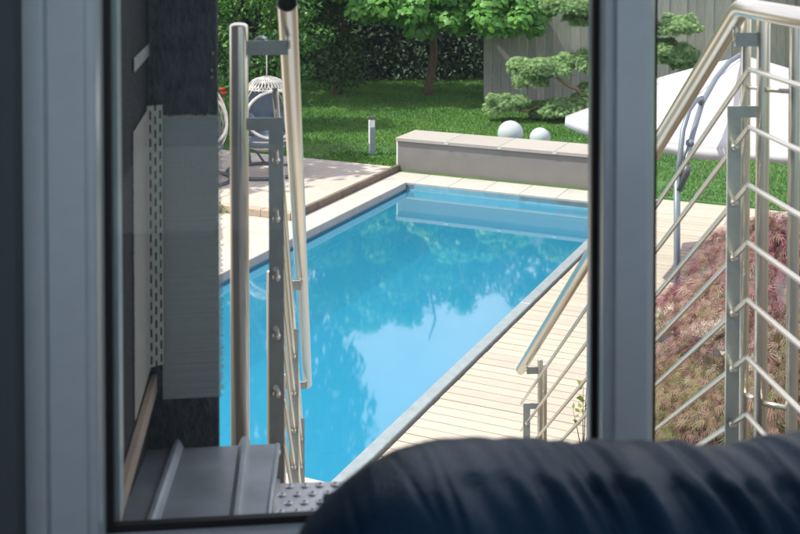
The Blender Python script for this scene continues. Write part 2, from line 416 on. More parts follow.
# coping: left and far stones, right narrow rail
def coping_row(n, x0, x1, y0, y1, axis, m, zt, gap=0.006):
    for k in range(n):
        if axis == 'y':
            a, c = y0 + (y1 - y0) * k / n, y0 + (y1 - y0) * (k + 1) / n
            mb = MB().box(x0, x1, a + gap / 2, c - gap / 2, -.06, zt, .006)
        else:
            a, c = x0 + (x1 - x0) * k / n, x0 + (x1 - x0) * (k + 1) / n
            mb = MB().box(a + gap / 2, c - gap / 2, y0, y1, -.06, zt, .006)
        mb.build('coping_stone', m, pool)
coping_row(10, -PW - .36, -PW + .02, -.3, PL, 'y', 'coping', .03)
coping_row(7, -PW - .36, .12, PL, 8.48, 'x', 'coping', .03, .003)
coping_row(2, -.015, .09, -.3, PL, 'y', 'coping_rail', .026, .0015)
coping_row(6, -PW, -.02, -.3, .02, 'x', 'coping', .03)
# water
n_ = 60
gx, gy = np.meshgrid(np.linspace(-PW, 0, 24), np.linspace(0, PL, n_))
wv = np.stack([gx.ravel(), gy.ravel(), np.full(gx.size, 0.0)], 1)
ii = np.arange(24 * n_).reshape(n_, 24)
wf = np.stack([ii[:-1, :-1].ravel(), ii[:-1, 1:].ravel(), ii[1:, 1:].ravel(), ii[1:, :-1].ravel()], 1)
wo = put('water', arr_mesh('water', wv, wf, None, True), 'water', None, (NR.x, NR.y, -.085), PRZ); struct(wo)

# plank deck right of the pool
deck = MB().box(.10, 3.3, -1.6, 10.35, -.09, -.045).build('deck', 'joist', None, NR, PRZ); struct(deck)
pitch = 0.126
plank_long = MB().box(.115, 3.25, 0, pitch - .013, -.044, .012, .003).mesh('plank'); plank_long.materials.append(M['plank'])
plank_short = MB().box(.115, 1.30, 0, pitch - .013, -.044, .012, .003).mesh('plank'); plank_short.materials.append(M['plank'])
plank_far = MB().box(-.30, 3.25, 0, pitch - .013, -.044, .012, .003).mesh('plank'); plank_far.materials.append(M['plank'])
k = 0
while k * pitch < 11.8:
    s_ = -1.5 + k * pitch; k += 1
    me = plank_short if s_ < 3.0 else (plank_far if s_ > 8.5 else plank_long)
    o = put('plank', me, None, deck, (random.uniform(-.0, .004), s_, random.uniform(-.0015, .0015)))
# planting bed
bed = MB().box(1.31, 6.5, -1.6, 2.98, -.05, .03).build('planting_bed', 'soil', None, NR, PRZ); struct(bed)

# left patio of slabs: low part near, raised part beyond the step
S_STEP = 5.45; T_EDGE = -PW - .37
patio = MB().box(-9, T_EDGE, -3, S_STEP, -.05, -.012).build('patio', 'joist', None, NR, PRZ); struct(patio)
slab_me = MB().box(0, .594, 0, .594, -.03, .012, .004).mesh('slab'); slab_me.materials.append(M['slab'])
for i in range(7):
    for j in range(13):
        s0 = S_STEP - .6 * (j + 1)
        put('slab', slab_me, None, patio, (T_EDGE - .6 * (i + 1), s0, random.uniform(-.002, .002)))
patio2 = MB().box(-9, T_EDGE - .06, S_STEP + .13, 8.38, -.05, .075).build('raised_patio', 'joist', None, NR, PRZ); struct(patio2)
for i in range(9):
    for j in range(5):
        s0 = S_STEP + .14 + .5625 * j
        o = put('slab', slab_me, None, patio2, (T_EDGE - .07 - .6 * (i + 1), s0, .085 + random.uniform(-.002, .002))); o.scale = (1, .9375, 1)
for k in range(12):                        # stone edge of the step
    x1 = T_EDGE - .06 - .42 * k
    MB().box(x1 - .412, x1, S_STEP, S_STEP + .125, -.04, .102, .008).build('edge_stone', 'edge_stone', patio2)
for k in range(6):                         # edge riser along the pool, its shade put into the dark colour
    MB().box(T_EDGE - .055, T_EDGE, S_STEP + k * .6 + .002, S_STEP + k * .6 + .597, -.04, .118, .006).build('edge_riser', 'edge_shaded', patio2)

# lawn
lawn = MB().box(-40, 40, 8.40, 60, -.05, .035)
lawn_o = lawn.build('lawn', 'lawn', None, NR, PRZ); struct(lawn_o)
rng = np.random.default_rng(3)
def blades(name, n, tfun, h, label):
    p = tfun(n); nb = len(p)
    ang = rng.uniform(0, 2 * np.pi, nb); hh = h * rng.uniform(.5, 1.3, nb); wd = .006 + .007 * rng.uniform(0, 1, nb)
    dx, dy = np.cos(ang) * wd, np.sin(ang) * wd
    lx, ly = rng.normal(0, .45, nb) * hh, rng.normal(0, .45, nb) * hh
    V = np.zeros((nb, 3, 3)); V[:, 0] = p; V[:, 1] = p; V[:, 2] = p
    V[:, 0, 0] -= dx; V[:, 0, 1] -= dy; V[:, 1, 0] += dx; V[:, 1, 1] += dy
    V[:, 2, 0] += lx; V[:, 2, 1] += ly; V[:, 2, 2] += hh
    o = put(name, arr_mesh(name, V.reshape(-1, 3), np.arange(nb * 3).reshape(-1, 3), np.repeat(np.clip(rng.uniform(0, .75, nb) + .22 * (np.sin(p[:, 0] * 1.9 + np.sin(p[:, 1] * 1.3) * 2) * np.sin(p[:, 1] * 2.3 + p[:, 0]) + .3), 0, 1), 3)), 'grass')
    o['kind'] = 'stuff'; o['label'] = label; o['category'] = 'grass'; return o
def lawn_pts(n):
    px = rng.uniform(-4.5, 11, n); py = rng.uniform(11.5, 27, n)
    t = (px - NR.x) * N_.x + (py - NR.y) * N_.y; s = (px - NR.x) * U_.x + (py - NR.y) * U_.y
    ok = (s > 8.42) & ~((t > -PW - .5) & (t < .25) & (s < 9.35))
    z = np.full(n, .033); return np.stack([px, py, z], 1)[ok]
blades('lawn_grass', 330000, lawn_pts, .040, 'mown green grass covering the lawn behind the pool')

# cover box at the far end
BX0, BX1, BY0, BY1, BH = -PW - .42, -.30, 8.46, 9.10, .515
bx = thing('pool_cover_box', 'low grey-beige bench box for the pool cover at the far pool end', 'cover box', NR, PRZ)
MB().box(BX0 + .02, BX1 - .02, BY0 + .03, BY1 - .03, 0, BH - .05).build('body', 'dark_metal', bx)
nb = 4
for k in range(nb):
    a, c = BX0 + (BX1 - BX0) * k / nb, BX0 + (BX1 - BX0) * (k + 1) / nb
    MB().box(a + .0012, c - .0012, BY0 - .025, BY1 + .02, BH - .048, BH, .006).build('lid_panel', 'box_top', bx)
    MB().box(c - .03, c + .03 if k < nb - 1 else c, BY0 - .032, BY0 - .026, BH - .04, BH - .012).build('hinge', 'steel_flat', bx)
MB().box(BX0 + .02, BX1, BY0 + .005, BY0 + .028, .0, BH - .049).build('front_panel', 'box_front_shaded', bx)
MB().box(BX0 - .002, BX0 + .019, BY0 + .005, BY1, .03, BH - .05).build('end_panel', 'lamp_white', bx)

# ================================================================== HOUSE AND WINDOW (house frame, rotated by HYAW)
GB = 1.75                                   # plane of the glass
FLOOR = 2.22
z_sill = hw(200, 517, GB).z
aL = hw(113, 260, GB).x; aM0 = hw(592, 260, GB).x; aM1 = hw(656, 260, GB).x + .012
A_R = 2.35; Z_HEAD = 4.75
print('window', aL, aM0, aM1, z_sill)
def house_struct(name, mb, m): return struct(mb.build(name, m, None, (0, 0, 0), HYAW))
aw = hw(18, 260, 1.62).x
house_struct('room_floor', MB().box(-2.6, 4.2, -3.2, 1.9, FLOOR - .2, FLOOR), 'floor_in')
house_struct('room_ceiling', MB().box(-2.6, 4.2, -1.3, 1.9, 4.95, 5.15), 'plaster_in')  # stops short: unseen opening added behind the camera to brighten the room
house_struct('wall_front_left', MB().box(-2.6, aw, 1.60, 2.10, FLOOR - 2.2, 4.95), 'jamb_dark')
house_struct('wall_front_right', MB().box(A_R + .1, 4.2, 1.60, 2.05, FLOOR - 2.2, 4.95), 'plaster_in')
house_struct('wall_front_below', MB().box(aw, A_R + .1, 1.62, 1.82, 0, z_sill - .075), 'facade')
house_struct('wall_front_above', MB().box(aw, A_R + .1, 1.62, 2.05, Z_HEAD + .06, 4.95), 'plaster_in')
house_struct('wall_left', MB().box(-2.8, -2.6, -3.2, 2.05, FLOOR - 2.2, 4.95), 'plaster_in')
house_struct('wall_right', MB().box(4.2, 4.4, -3.2, 2.05, FLOOR - 2.2, 4.95), 'plaster_in')
house_struct('wall_back', MB().box(-2.6, 4.2, -3.4, -3.2, FLOOR - 2.2, 4.95), 'plaster_in')
house_struct('shade_overhang', MB().box(-3.2, 4.9, -1.3, 2.55, 5.16, 5.34), 'eave')  # unseen overhang, added to keep sun off the window and sofa

win = thing('window', 'white plastic window frame with black seals looking out over the pool', 'window', (0, 0, 0), HYAW)
def vprof(name, pts, z0, z1, m, smooth=True):     # vertical bar from an open profile of (a, b), closed at the back
    mb = MB(); n = len(pts)
    mb.add([(x, y, z0) for x, y in pts] + [(x, y, z1) for x, y in pts], [(i, i + 1, n + i + 1, n + i) for i in range(n - 1)], False)
    mb.add([(x, y, z0) for x, y in pts], [tuple(range(n - 1, -1, -1))]); mb.add([(x, y, z1) for x, y in pts], [tuple(range(n))])
    bk = [pts[-1], pts[0]]
    mb.add([(x, y, z0) for x, y in bk] + [(x, y, z1) for x, y in bk], [(0, 1, 3, 2)])
    return mb.build(name, m, win)
def rounded(pts, r=.004, n=3):                    # round every inner corner of the profile
    out = [pts[0]]
    for i in range(1, len(pts) - 1):
        p0, p1, p2 = Vector(pts[i - 1]), Vector(pts[i]), Vector(pts[i + 1])
        d0, d1 = (p0 - p1), (p2 - p1); q = min(r, d0.length * .45, d1.length * .45)
        A, C = p1 + d0.normalized() * q, p1 + d1.normalized() * q
        for k in range(n + 1):
            t = k / n; out.append(tuple(A * (1 - t) ** 2 + p1 * 2 * t * (1 - t) + C * t * t))
    out.append(pts[-1]); return out
zb, zt = z_sill - .07, Z_HEAD + .06
def ap(px, b): return hw(px, 260, b).x
# left: from the wall to the glass
MB().box(aw, ap(23, 1.66), 1.665, 1.80, zb - .3, zt).build('joint_strip', 'brown_strip', win)
left = [(ap(21, 1.655), 1.80), (ap(21, 1.655), 1.655), (ap(44, 1.655), 1.655), (ap(47.5, 1.675), 1.675), (ap(48.5, 1.672), 1.672), (ap(85, 1.674), 1.674),
        (ap(87, 1.682), 1.684), (ap(96, 1.684), 1.686), (ap(102, 1.715), 1.715), (ap(104, 1.73), 1.736), (ap(104, 1.73), 1.80)]
vprof('frame_post', rounded(left), zb, zt, 'pvc')
MB().box(ap(103.5, 1.735), aL, 1.738, 1.749, z_sill - .02, Z_HEAD).build('seal', 'black_rubber', win)
MB().box(aL - .004, aL + .007, 1.757, 1.80, z_sill, Z_HEAD).build('glazing_bead', 'pvc', win)
# mullion
mul = [(ap(598.5, 1.735), 1.80), (ap(598.5, 1.735), 1.738), (ap(600, 1.715), 1.715), (ap(604, 1.69), 1.692), (ap(613, 1.69), 1.690), (ap(615.5, 1.675), 1.676),
       (ap(648, 1.672), 1.672), (ap(653.5, 1.70), 1.70), (ap(654, 1.735), 1.738), (ap(654, 1.738), 1.80)]
vprof('mullion', rounded(mul), zb, zt, 'pvc')
MB().box(aM0 - .003, ap(598.6, 1.735), 1.738, 1.749, z_sill - .02, Z_HEAD).build('seal', 'black_rubber', win)
MB().box(ap(653.9, 1.738) - .006, ap(655.2, 1.745), 1.740, 1.749, z_sill - .02, Z_HEAD).build('seal', 'black_rubber', win)
# right post, head and bottom rail
vprof('frame_post', rounded([(A_R, 1.80), (A_R, 1.70), (A_R + .03, 1.675), (A_R + .12, 1.672), (A_R + .12, 1.80)]), zb, zt, 'pvc')
def hprof(name, pts, a0, a1, m):
    mb = MB(); n = len(pts)
    mb.add([(a0, y, z) for y, z in pts] + [(a1, y, z) for y, z in pts], [(i, i + 1, n + i + 1, n + i) for i in range(n - 1)])
    mb.add([(a0, y, z) for y, z in pts], [tuple(range(n - 1, -1, -1))]); mb.add([(a1, y, z) for y, z in pts], [tuple(range(n))])
    return mb.build(name, m, win)
x0 = ap(103.6, 1.735)
hprof('bottom_rail', rounded([(1.80, z_sill - .055), (1.757, z_sill - .055), (1.757, z_sill - .0125), (1.738, z_sill - .012), (1.715, z_sill - .018), (1.69, z_sill - .035), (1.676, z_sill - .045), (1.674, z_sill - .12), (1.80, z_sill - .12)]), x0 + .001, A_R, 'pvc')
MB().box(x0, ap(598.5, 1.735), 1.737, 1.750, z_sill - .0115, z_sill).build('seal', 'black_rubber', win)
MB().box(ap(654, 1.735), A_R, 1.737, 1.750, z_sill - .0115, z_sill).build('seal', 'black_rubber', win)
hprof('head_rail', [(1.80, Z_HEAD), (1.70, Z_HEAD), (1.674, Z_HEAD + .03), (1.674, Z_HEAD + .10), (1.80, Z_HEAD + .10)], x0 + .001, A_R, 'pvc')
MB().box(aL - .012, ap(598, 1.75), 1.7505, 1.7545, z_sill - .01, Z_HEAD + .01).build('pane', 'pane', win)
MB().box(ap(654, 1.75), A_R + .01, 1.7505, 1.7545, z_sill - .01, Z_HEAD + .01).build('pane', 'pane', win)

# unfinished wall at the left: reveal (side), then a projecting pier
WB = 2.38
c0 = hw(149, 200, WB).x; c1 = hw(218.5, 200, WB).x
uw = thing('unfinished_wall', 'unfinished dark rendered wall with grey fibre mesh left of the stairs', 'wall', (0, 0, 0), HYAW)
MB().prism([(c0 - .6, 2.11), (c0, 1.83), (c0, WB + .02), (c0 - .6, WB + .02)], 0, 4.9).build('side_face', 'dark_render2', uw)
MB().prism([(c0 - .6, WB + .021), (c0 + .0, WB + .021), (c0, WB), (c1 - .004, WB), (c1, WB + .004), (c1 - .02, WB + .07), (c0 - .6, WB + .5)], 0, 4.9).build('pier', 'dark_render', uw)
p0 = hw(118, 52, 2.2)
za, zb_ = hw(160, 117, WB).z, hw(160, 399, WB).z
# fibre mesh sheet with a frayed right edge
mb = MB(); rn = random.Random(2); xa = hw(162, 200, WB).x; nrow = 130
vs = []; fs = []
for i in range(nrow + 1):
    z = zb_ + (za - zb_) * i / nrow
    vs += [(xa, WB - .004, z), (c1 + rn.uniform(-.004, .0015), WB - .004 + rn.uniform(-.001, .001), z)]
for i in range(nrow): fs.append((2 * i, 2 * i + 1, 2 * i + 3, 2 * i + 2))
mb.add(vs, fs); mesh_o = mb.build('fibre_mesh', 'fibre_mesh', uw)
mb = MB()
for i in range(150):
    z = zb_ + (za - zb_) * (i + .5) / 150; L = rn.uniform(.004, .011)
    mb.box(c1 - .004, c1 + L, WB - .005, WB - .0035, z - .0009, z + .0009)
mb.build('fringe', 'bead', mesh_o)
mb = MB()
for i in range(60):
    x = xa + (c1 - xa) * (i + .5) / 60; L = rn.uniform(.001, .006)
    mb.box(x - .0008, x + .0008, WB - .005, WB - .0035, za, za + L)
mb.build('fringe', 'bead', mesh_o)
# perforated corner bead: strip with slots, standing slightly off the corner
zt2, zb2 = hw(155, 106, WB - .03).z, hw(155, 368, WB - .03).z
bd = MB(); xl, xr = hw(146.5, 200, WB - .03).x, hw(163, 200, WB - .012).x
ncol, nrw = 10, 96
def bpt(i, j): 
    t = i / ncol; return (xl + (xr - xl) * t, WB - .03 + .018 * t, zb2 + (zt2 - zb2) * j / nrw)
for i in range(ncol):
    for j in range(nrw):
        if i in (2, 5, 8) and (j + (2 if i == 5 else 0)) % 5 in (1, 2, 3): continue
        bd.add([bpt(i, j), bpt(i + 1, j), bpt(i + 1, j + 1), bpt(i, j + 1)], [(0, 1, 2, 3)])
bo = bd.build('corner_bead', 'bead', uw)
# left wing of the bead: ribbed mesh strip running back along the side face towards the house
mb = MB(); xs0 = hw(133, 200, 2.30)
for j in range(74):
    z0 = zb2 + (zt2 - zb2) * j / 74; z1 = z0 + (zt2 - zb2) / 74 * .68
    mb.add([(c0 + .003, 2.12 + rn.uniform(-.008, .004), z0 - .012), (max(xl, c0 + .005), WB - .03, z0), (max(xl, c0 + .005), WB - .03, z1), (c0 + .003, 2.12, z1 - .012)], [(0, 1, 2, 3)])
mb.build('bead_wing', 'bead', uw)
# batten along the foot of the side face
q0, q1 = hw(154, 377, WB - .01).z, hw(119, 462, 2.0).z
mb = MB(); a0 = c0 + .003
mb.add([(a0, 1.84, q0 - .035), (a0, WB - .002, q0 - .035), (a0, WB - .002, q0 + .004), (a0, 1.84, q0 + .004),
        (a0 + .012, 1.84, q0 - .035), (a0 + .012, WB - .002, q0 - .035), (a0 + .012, WB - .002, q0 + .004), (a0 + .012, 1.84, q0 + .004)],
       [(0, 1, 2, 3), (7, 6, 5, 4), (0, 4, 5, 1), (2, 6, 7, 3), (1, 5, 6, 2), (0, 3, 7, 4)])
mb.build('batten', 'batten', uw)
pz = hw(130, 49, 2.25).z; pz2 = hw(130, 62, 2.25).z
mb = MB(); mb.add([(c0 + .004, 2.13, pz2 - .006), (c0 + .004, 2.37, pz2), (c0 + .004, 2.37, pz), (c0 + .004, 2.13, pz - .004)], [(0, 1, 2, 3)]); mb.build('filler_patch', 'patch', uw)
for (x, y) in ((213, 53), (212, 70), (212, 77), (144, 70), (144, 95)):
    q = hw(x, y, WB); MB().box(q.x - .0022, q.x + .0022, WB - .004, WB + .004, q.z - .003, q.z + .003).build('plaster_speck', 'patch', uw)

# standing-seam sheet cap below the window
cap = thing('metal_sheet_cap', 'blue-grey standing seam sheet metal cap below the window', 'metal capping', (0, 0, 0), HYAW)
CB0, CB1 = 1.84, 2.33
f0, f1 = hw(230, 446, CB1), hw(230, 513, 1.95)
slope = (f1.z - f0.z) / (CB1 - 1.95); zN = f0.z + slope * (CB1 - CB0)
def capz(b): return f0.z + slope * (CB1 - b)
aR = hw(277.5, 444, CB1).x; s1 = hw(176.6, 446, CB1).x; s2 = hw(244.6, 444.5, CB1).x
aRn = hw(269, 510, 1.95).x; s1n = hw(152, 519, 1.93).x; s2n = hw(237, 512, 1.95).x
print('cap', zN, f0.z, slope, aR, s1, s2, aRn, s1n, s2n, c0, c1)
def ln(n_, f_, b):                          # a-position along a slightly splayed line
    return f_ + (n_ - f_) * (CB1 - b) / (CB1 - 1.95)
def strip(n0, f0_, n1, f1_, name, dz=0.0):
    mb = MB(); nseg = 8
    vs = []
    for i in range(nseg + 1):
        bb = CB0 + (CB1 - CB0) * i / nseg; z = capz(bb) + dz
        vs += [(ln(n0, f0_, bb), bb, z - .02), (ln(n0, f0_, bb), bb, z), (ln(n1, f1_, bb), bb, z), (ln(n1, f1_, bb), bb, z - .02)]
    fs = []
    for i in range(nseg):
        for k in range(4):
            k2 = (k + 1) % 4; fs.append((4 * i + k, 4 * i + 4 + k, 4 * i + 4 + k2, 4 * i + k2))
    fs += [(0, 1, 2, 3), tuple(4 * nseg + k for k in (3, 2, 1, 0))]
    mb.add(vs, fs); return mb.build(name, 'zinc', cap)
strip(c0 - .1, c0 - .02, s1n, s1, 'sheet_panel'); strip(s1n + .001, s1 + .001, s2n, s2, 'sheet_panel'); strip(s2n + .001, s2 + .001, aRn, aR, 'sheet_panel')
for (n0, f0_) in ((s1n, s1), (s2n, s2)):
    mb = MB()
    pr = [(-.013, 0.0), (-.008, .012), (-.003, .017), (.004, .017), (.009, .012), (.014, 0.0)]
    vs = []
    for bb in (CB0, CB1 + .004):
        for (dx, dz) in pr: vs.append((ln(n0, f0_, bb) + dx, bb, capz(bb) + dz + .0005))
    mb.add(vs, [(i, i + 1, 7 + i, 6 + i) for i in range(5)] + [(0, 5, 4, 3, 2, 1), (6, 7, 8, 9, 10, 11)]); mb.build('seam', 'zinc', cap)
# rolled right edge and the wall under the cap
mb = MB(); mb.tube([(ln(aRn, aR, CB0), CB0, capz(CB0) - .004), (aR, CB1, capz(CB1) - .004)], .006, 8); mb.build('rolled_edge', 'zinc', cap)
MB().prism([(c0 - .1, CB0), (ln(aRn, aR, CB0) - .012, CB0), (aR - .012, CB1 - .02), (c0 - .1, CB1 - .02)], 0, f0.z - .022).build('wall_below', 'cream_side', cap)

# ================================================================== STAIRS (own frame, rotated by SYAW)
def sp(px, py, b): return hw(px, py, b, SYAW)
rt = sp(738, 7, 2.72); rb = sp(522, 370, 5.80)
lt = sp(285, 3, 2.62); lb = sp(309.5, 384, 5.80)
print('rails', rt, rb, lt, lb)
AR, AL = (rt.x + rb.x) / 2, lt.x * .7 + lb.x * .3
# one common slope line for both rails
zs = ((rt.z + lt.z) / 2, (rb.z + lb.z) / 2); tanS = (rt.z - rb.z) / (5.80 - 2.72)
def railz(b): return rt.z - tanS * (b - 2.72)
TR = .0245                                  # handrail tube radius
RODR = .0068
stair = thing('staircase', 'straight steel staircase with perforated treads leading down from the window', 'staircase', (0, 0, 0), SYAW)
LZ, LB = FLOOR, 2.555
NST = 12; rise = LZ / NST; going = rise / tanS
def dimple_plate(name, x0, x1, y0, y1, z, parent):
    mb = MB().box(x0, x1, y0, y1, z - .03, z, .003)
    nx, ny = max(2, int((x1 - x0) / .034)), max(1, int((y1 - y0) / .034))
    for i in range(nx):
        for j in range(ny):
            cx, cy = x0 + (i + .5 + (.25 if j % 2 else -.25)) * (x1 - x0) / nx, y0 + (j + .5) * (y1 - y0) / ny
            vs = []
            for (rr, hz) in ((.0115, 0.0), (.0075, .0045), (.0045, .0045), (.0035, .0005)):
                for k in range(8): vs.append((cx + rr * math.cos(k * math.pi / 4), cy + rr * math.sin(k * math.pi / 4), z + .0006 + hz))
            fs = [(q * 8 + k, q * 8 + (k + 1) % 8, q * 8 + 8 + (k + 1) % 8, q * 8 + 8 + k) for q in range(3) for k in range(8)]
            fs.append(tuple(24 + k for k in range(8)))
            mb.add(vs, fs, True)
    return mb.build(name, 'alu_tread', parent)
xL, xR = AL - .02, AR + .02
dimple_plate('landing_plate', xL, xR, LB - .30, LB, LZ, stair)
dimple_plate('landing_plate', xL, xR, LB - .605, LB - .305, LZ, stair)
for k in range(1, NST):
    y0 = LB + (k - 1) * going
    if k <= 2: dimple_plate('tread', xL, xR, y0 - .02, y0 + going, LZ - rise * k, stair)
    else: MB().box(xL, xR, y0 - .02, y0 + going, LZ - rise * k - .03, LZ - rise * k, .004).build('tread', 'alu_tread', stair)
for x in (xL - .012, xR + .002):
    y1 = LB + (NST - 1) * going
    mb = MB(); mb.add([(x, LB - .6, LZ - .18), (x, LB, LZ - .18), (x, y1 + .1, 0.0), (x, y1 + .35, 0.0), (x, LB + .12, LZ - .05), (x, LB - .6, LZ - .05)] +
                      [(x + .01, LB - .6, LZ - .18), (x + .01, LB, LZ - .18), (x + .01, y1 + .1, 0.0), (x + .01, y1 + .35, 0.0), (x + .01, LB + .12, LZ - .05), (x + .01, LB - .6, LZ - .05)],
                     [(0, 1, 2, 3, 4, 5), (11, 10, 9, 8, 7, 6)] + [(i, (i + 1) % 6 + 0, (i + 1) % 6 + 6, i + 6) for i in range(6)])
    mb.build('stringer', 'steel_flat', stair)

tanL = (lt.z - lb.z) / (5.80 - lt.y)
def railing(name, label, A, side, b_top, b_bot, stations, group):
    tn = tanS if side > 0 else tanL
    railz = (lambda b: rt.z - tanS * (b - 2.72)) if side > 0 else (lambda b: lt.z - tanL * (b - lt.y))
    rl = thing(name, label, 'railing', (0, 0, 0), SYAW, group)
    d = Vector((0, 1, -tanS)).normalized()
    p0, p1 = Vector((A, b_top, railz(b_top))), Vector((A, b_bot, railz(b_bot)))
    if side < 0:                              # left: open cut tube at the top
        mb = MB().tube([p0, p1, p1 + d * .008, p1 + d * .013], TR, 20, (False, True), [TR, TR, TR * .8, TR * .3]); h = mb.build('handrail', 'steel', rl)
        MB().tube([p0 + d * .002, p0 + d * .25], TR - .0025, 20, (False, True)).build('tube_bore', 'steel_bore_shade', h)  # bore coloured dark to stand for the shade inside the tube
        MB().add([(p0 + Vector((TR * math.cos(q) * e, 0, 0)) + Vector((0, math.sin(PITCH), 1)).cross(Vector((1, 0, 0))).cross(d) * 0 + (d.cross(Vector((1, 0, 0))).normalized() * (TR * math.sin(q) * e))) for e in (1, .89) for q in [2 * math.pi * k / 20 for k in range(20)]],
                 [(k, (k + 1) % 20, 20 + (k + 1) % 20, 20 + k) for k in range(20)]).build('tube_rim', 'steel', h)
    else:                                     # right: bends into the level rail of the landing
        pts = [Vector((A, 1.95, railz(b_top) + .0)), Vector((A, b_top - .03, railz(b_top)))]
        for k in range(1, 6):
            t = k / 6; a_, c_, e_ = Vector((A, b_top - .03, railz(b_top))), p0, p0 + d * .03
            pts.append(a_ * (1 - t) ** 2 + c_ * 2 * t * (1 - t) + e_ * t * t)
        pts += [p0 + d * .03, p1, p1 + d * .008, p1 + d * .013]
        MB().tube(pts, TR, 20, (True, True), [TR] * (len(pts) - 2) + [TR * .8, TR * .3]).build('handrail', 'steel', rl)
    # rods
    for k in range(7):
        off = .188 + .1435 * k
        e0 = Vector((A, b_top if side > 0 else b_top + .02, 0)); 
        if side > 0:
            bc = b_top - .055; zc = railz(bc) - off
            e1b = b_bot - .02 - .0 
            pts = [Vector((A, 1.95, zc)), Vector((A, bc - .012, zc)), Vector((A, bc, zc - .001)), Vector((A, bc + .012, zc - tanS * .012 - .001)), Vector((A, e1b, zc - tanS * (e1b - bc)))]
        else:
            b0 = stations[0][0] - .05; e1b = b_bot - .02
            pts = [Vector((A - .030, b0, railz(b0) - off)), Vector((A - .030, e1b, railz(e1b) - off))]
        if pts[-1].z < .02:
            a_, c_ = pts[-2], pts[-1]; t = (a_.z - .03) / (a_.z - c_.z); pts[-1] = a_ + (c_ - a_) * t
        MB().tube(pts, RODR, 8).build('rod', 'steel', rl)
    # stations: round post outside, arms inwards, flat bar carrying the rods
    for (b, postr, extra, mat_) in stations:
        zr = railz(b); foot = max(0.0, min(LZ - .1, LZ - tanS * (b - LB) - .25))
        xp = A + (side * .070 if side > 0 else -.119); Ab = A if side > 0 else A - .030
        ztop = zr + .005
        MB().dome_tube((xp, b, foot), (xp, b, ztop), postr).build('post', 'steel', rl)
        x_in, x_out = sorted((A, xp - side * postr * .8))
        MB().box(x_in, x_out, b - .003, b + .003, zr - .075, zr - .040).build('upper_arm', 'steel_flat', rl)
        MB().tube([(A, b, zr - .06), (A, b, zr - .02)], .006, 8).build('rail_pin', 'steel', rl)
        x_in, x_out = sorted((Ab - side * .018, xp - side * postr * .8))
        MB().box(x_in, x_out, b - .003, b + .003, zr - .258, zr - .228).build('lower_arm', 'steel_flat', rl)
        MB().box(Ab - .018, Ab + .018, b - .0028, b + .0028, max(foot + .02, zr - 1.25), zr - .2285).build('rod_bar', 'steel_flat', rl)
        for k in range(7):
            z = zr - .188 - .1435 * k
            if z > max(foot + .04, .05) and k > 0:
                MB().sphere((Ab, b, z), .0115, 12, 8, (1, 1.6, 1)).build('rod_knob', 'steel', rl)
        for (dx, db, rr, dzt, zf) in extra:
            MB().dome_tube((xp + dx, b + db, zf), (xp + dx, b + db, ztop + dzt), rr, 14).build('slim_post', 'steel', rl)
            for zz in (ztop - .19, ztop - 1.0):
                if zz > zf + .05:
                    MB().tube([(xp, b, zz), (xp + dx, b + db, zz)], .007, 8).build('cross_pin', 'steel', rl)
    return rl
railing('stair_railing', 'left stair railing of brushed steel, seen almost end-on with an open cut tube', AL, -1, lt.y, 5.80,
        [(2.70, .0228, [], 0), (4.25, .0135, [], 0), (5.62, .0135, [], 0)], 'brushed steel stair railings')
railing('stair_railing', 'right stair railing of brushed steel that bends level beside the landing', AR, 1, rt.y, 5.80,
        [(2.76, .0125, [(-.018, .06, .0135, .01, 1.1), (.024, .035, .0125, -.002, 1.1), (.066, -.05, .0145, -.004, 1.1)], 0), (4.25, .0135, [], 0), (5.62, .0135, [(.036, .06, .0125, -.05, 0)], 0)], 'brushed steel stair railings')

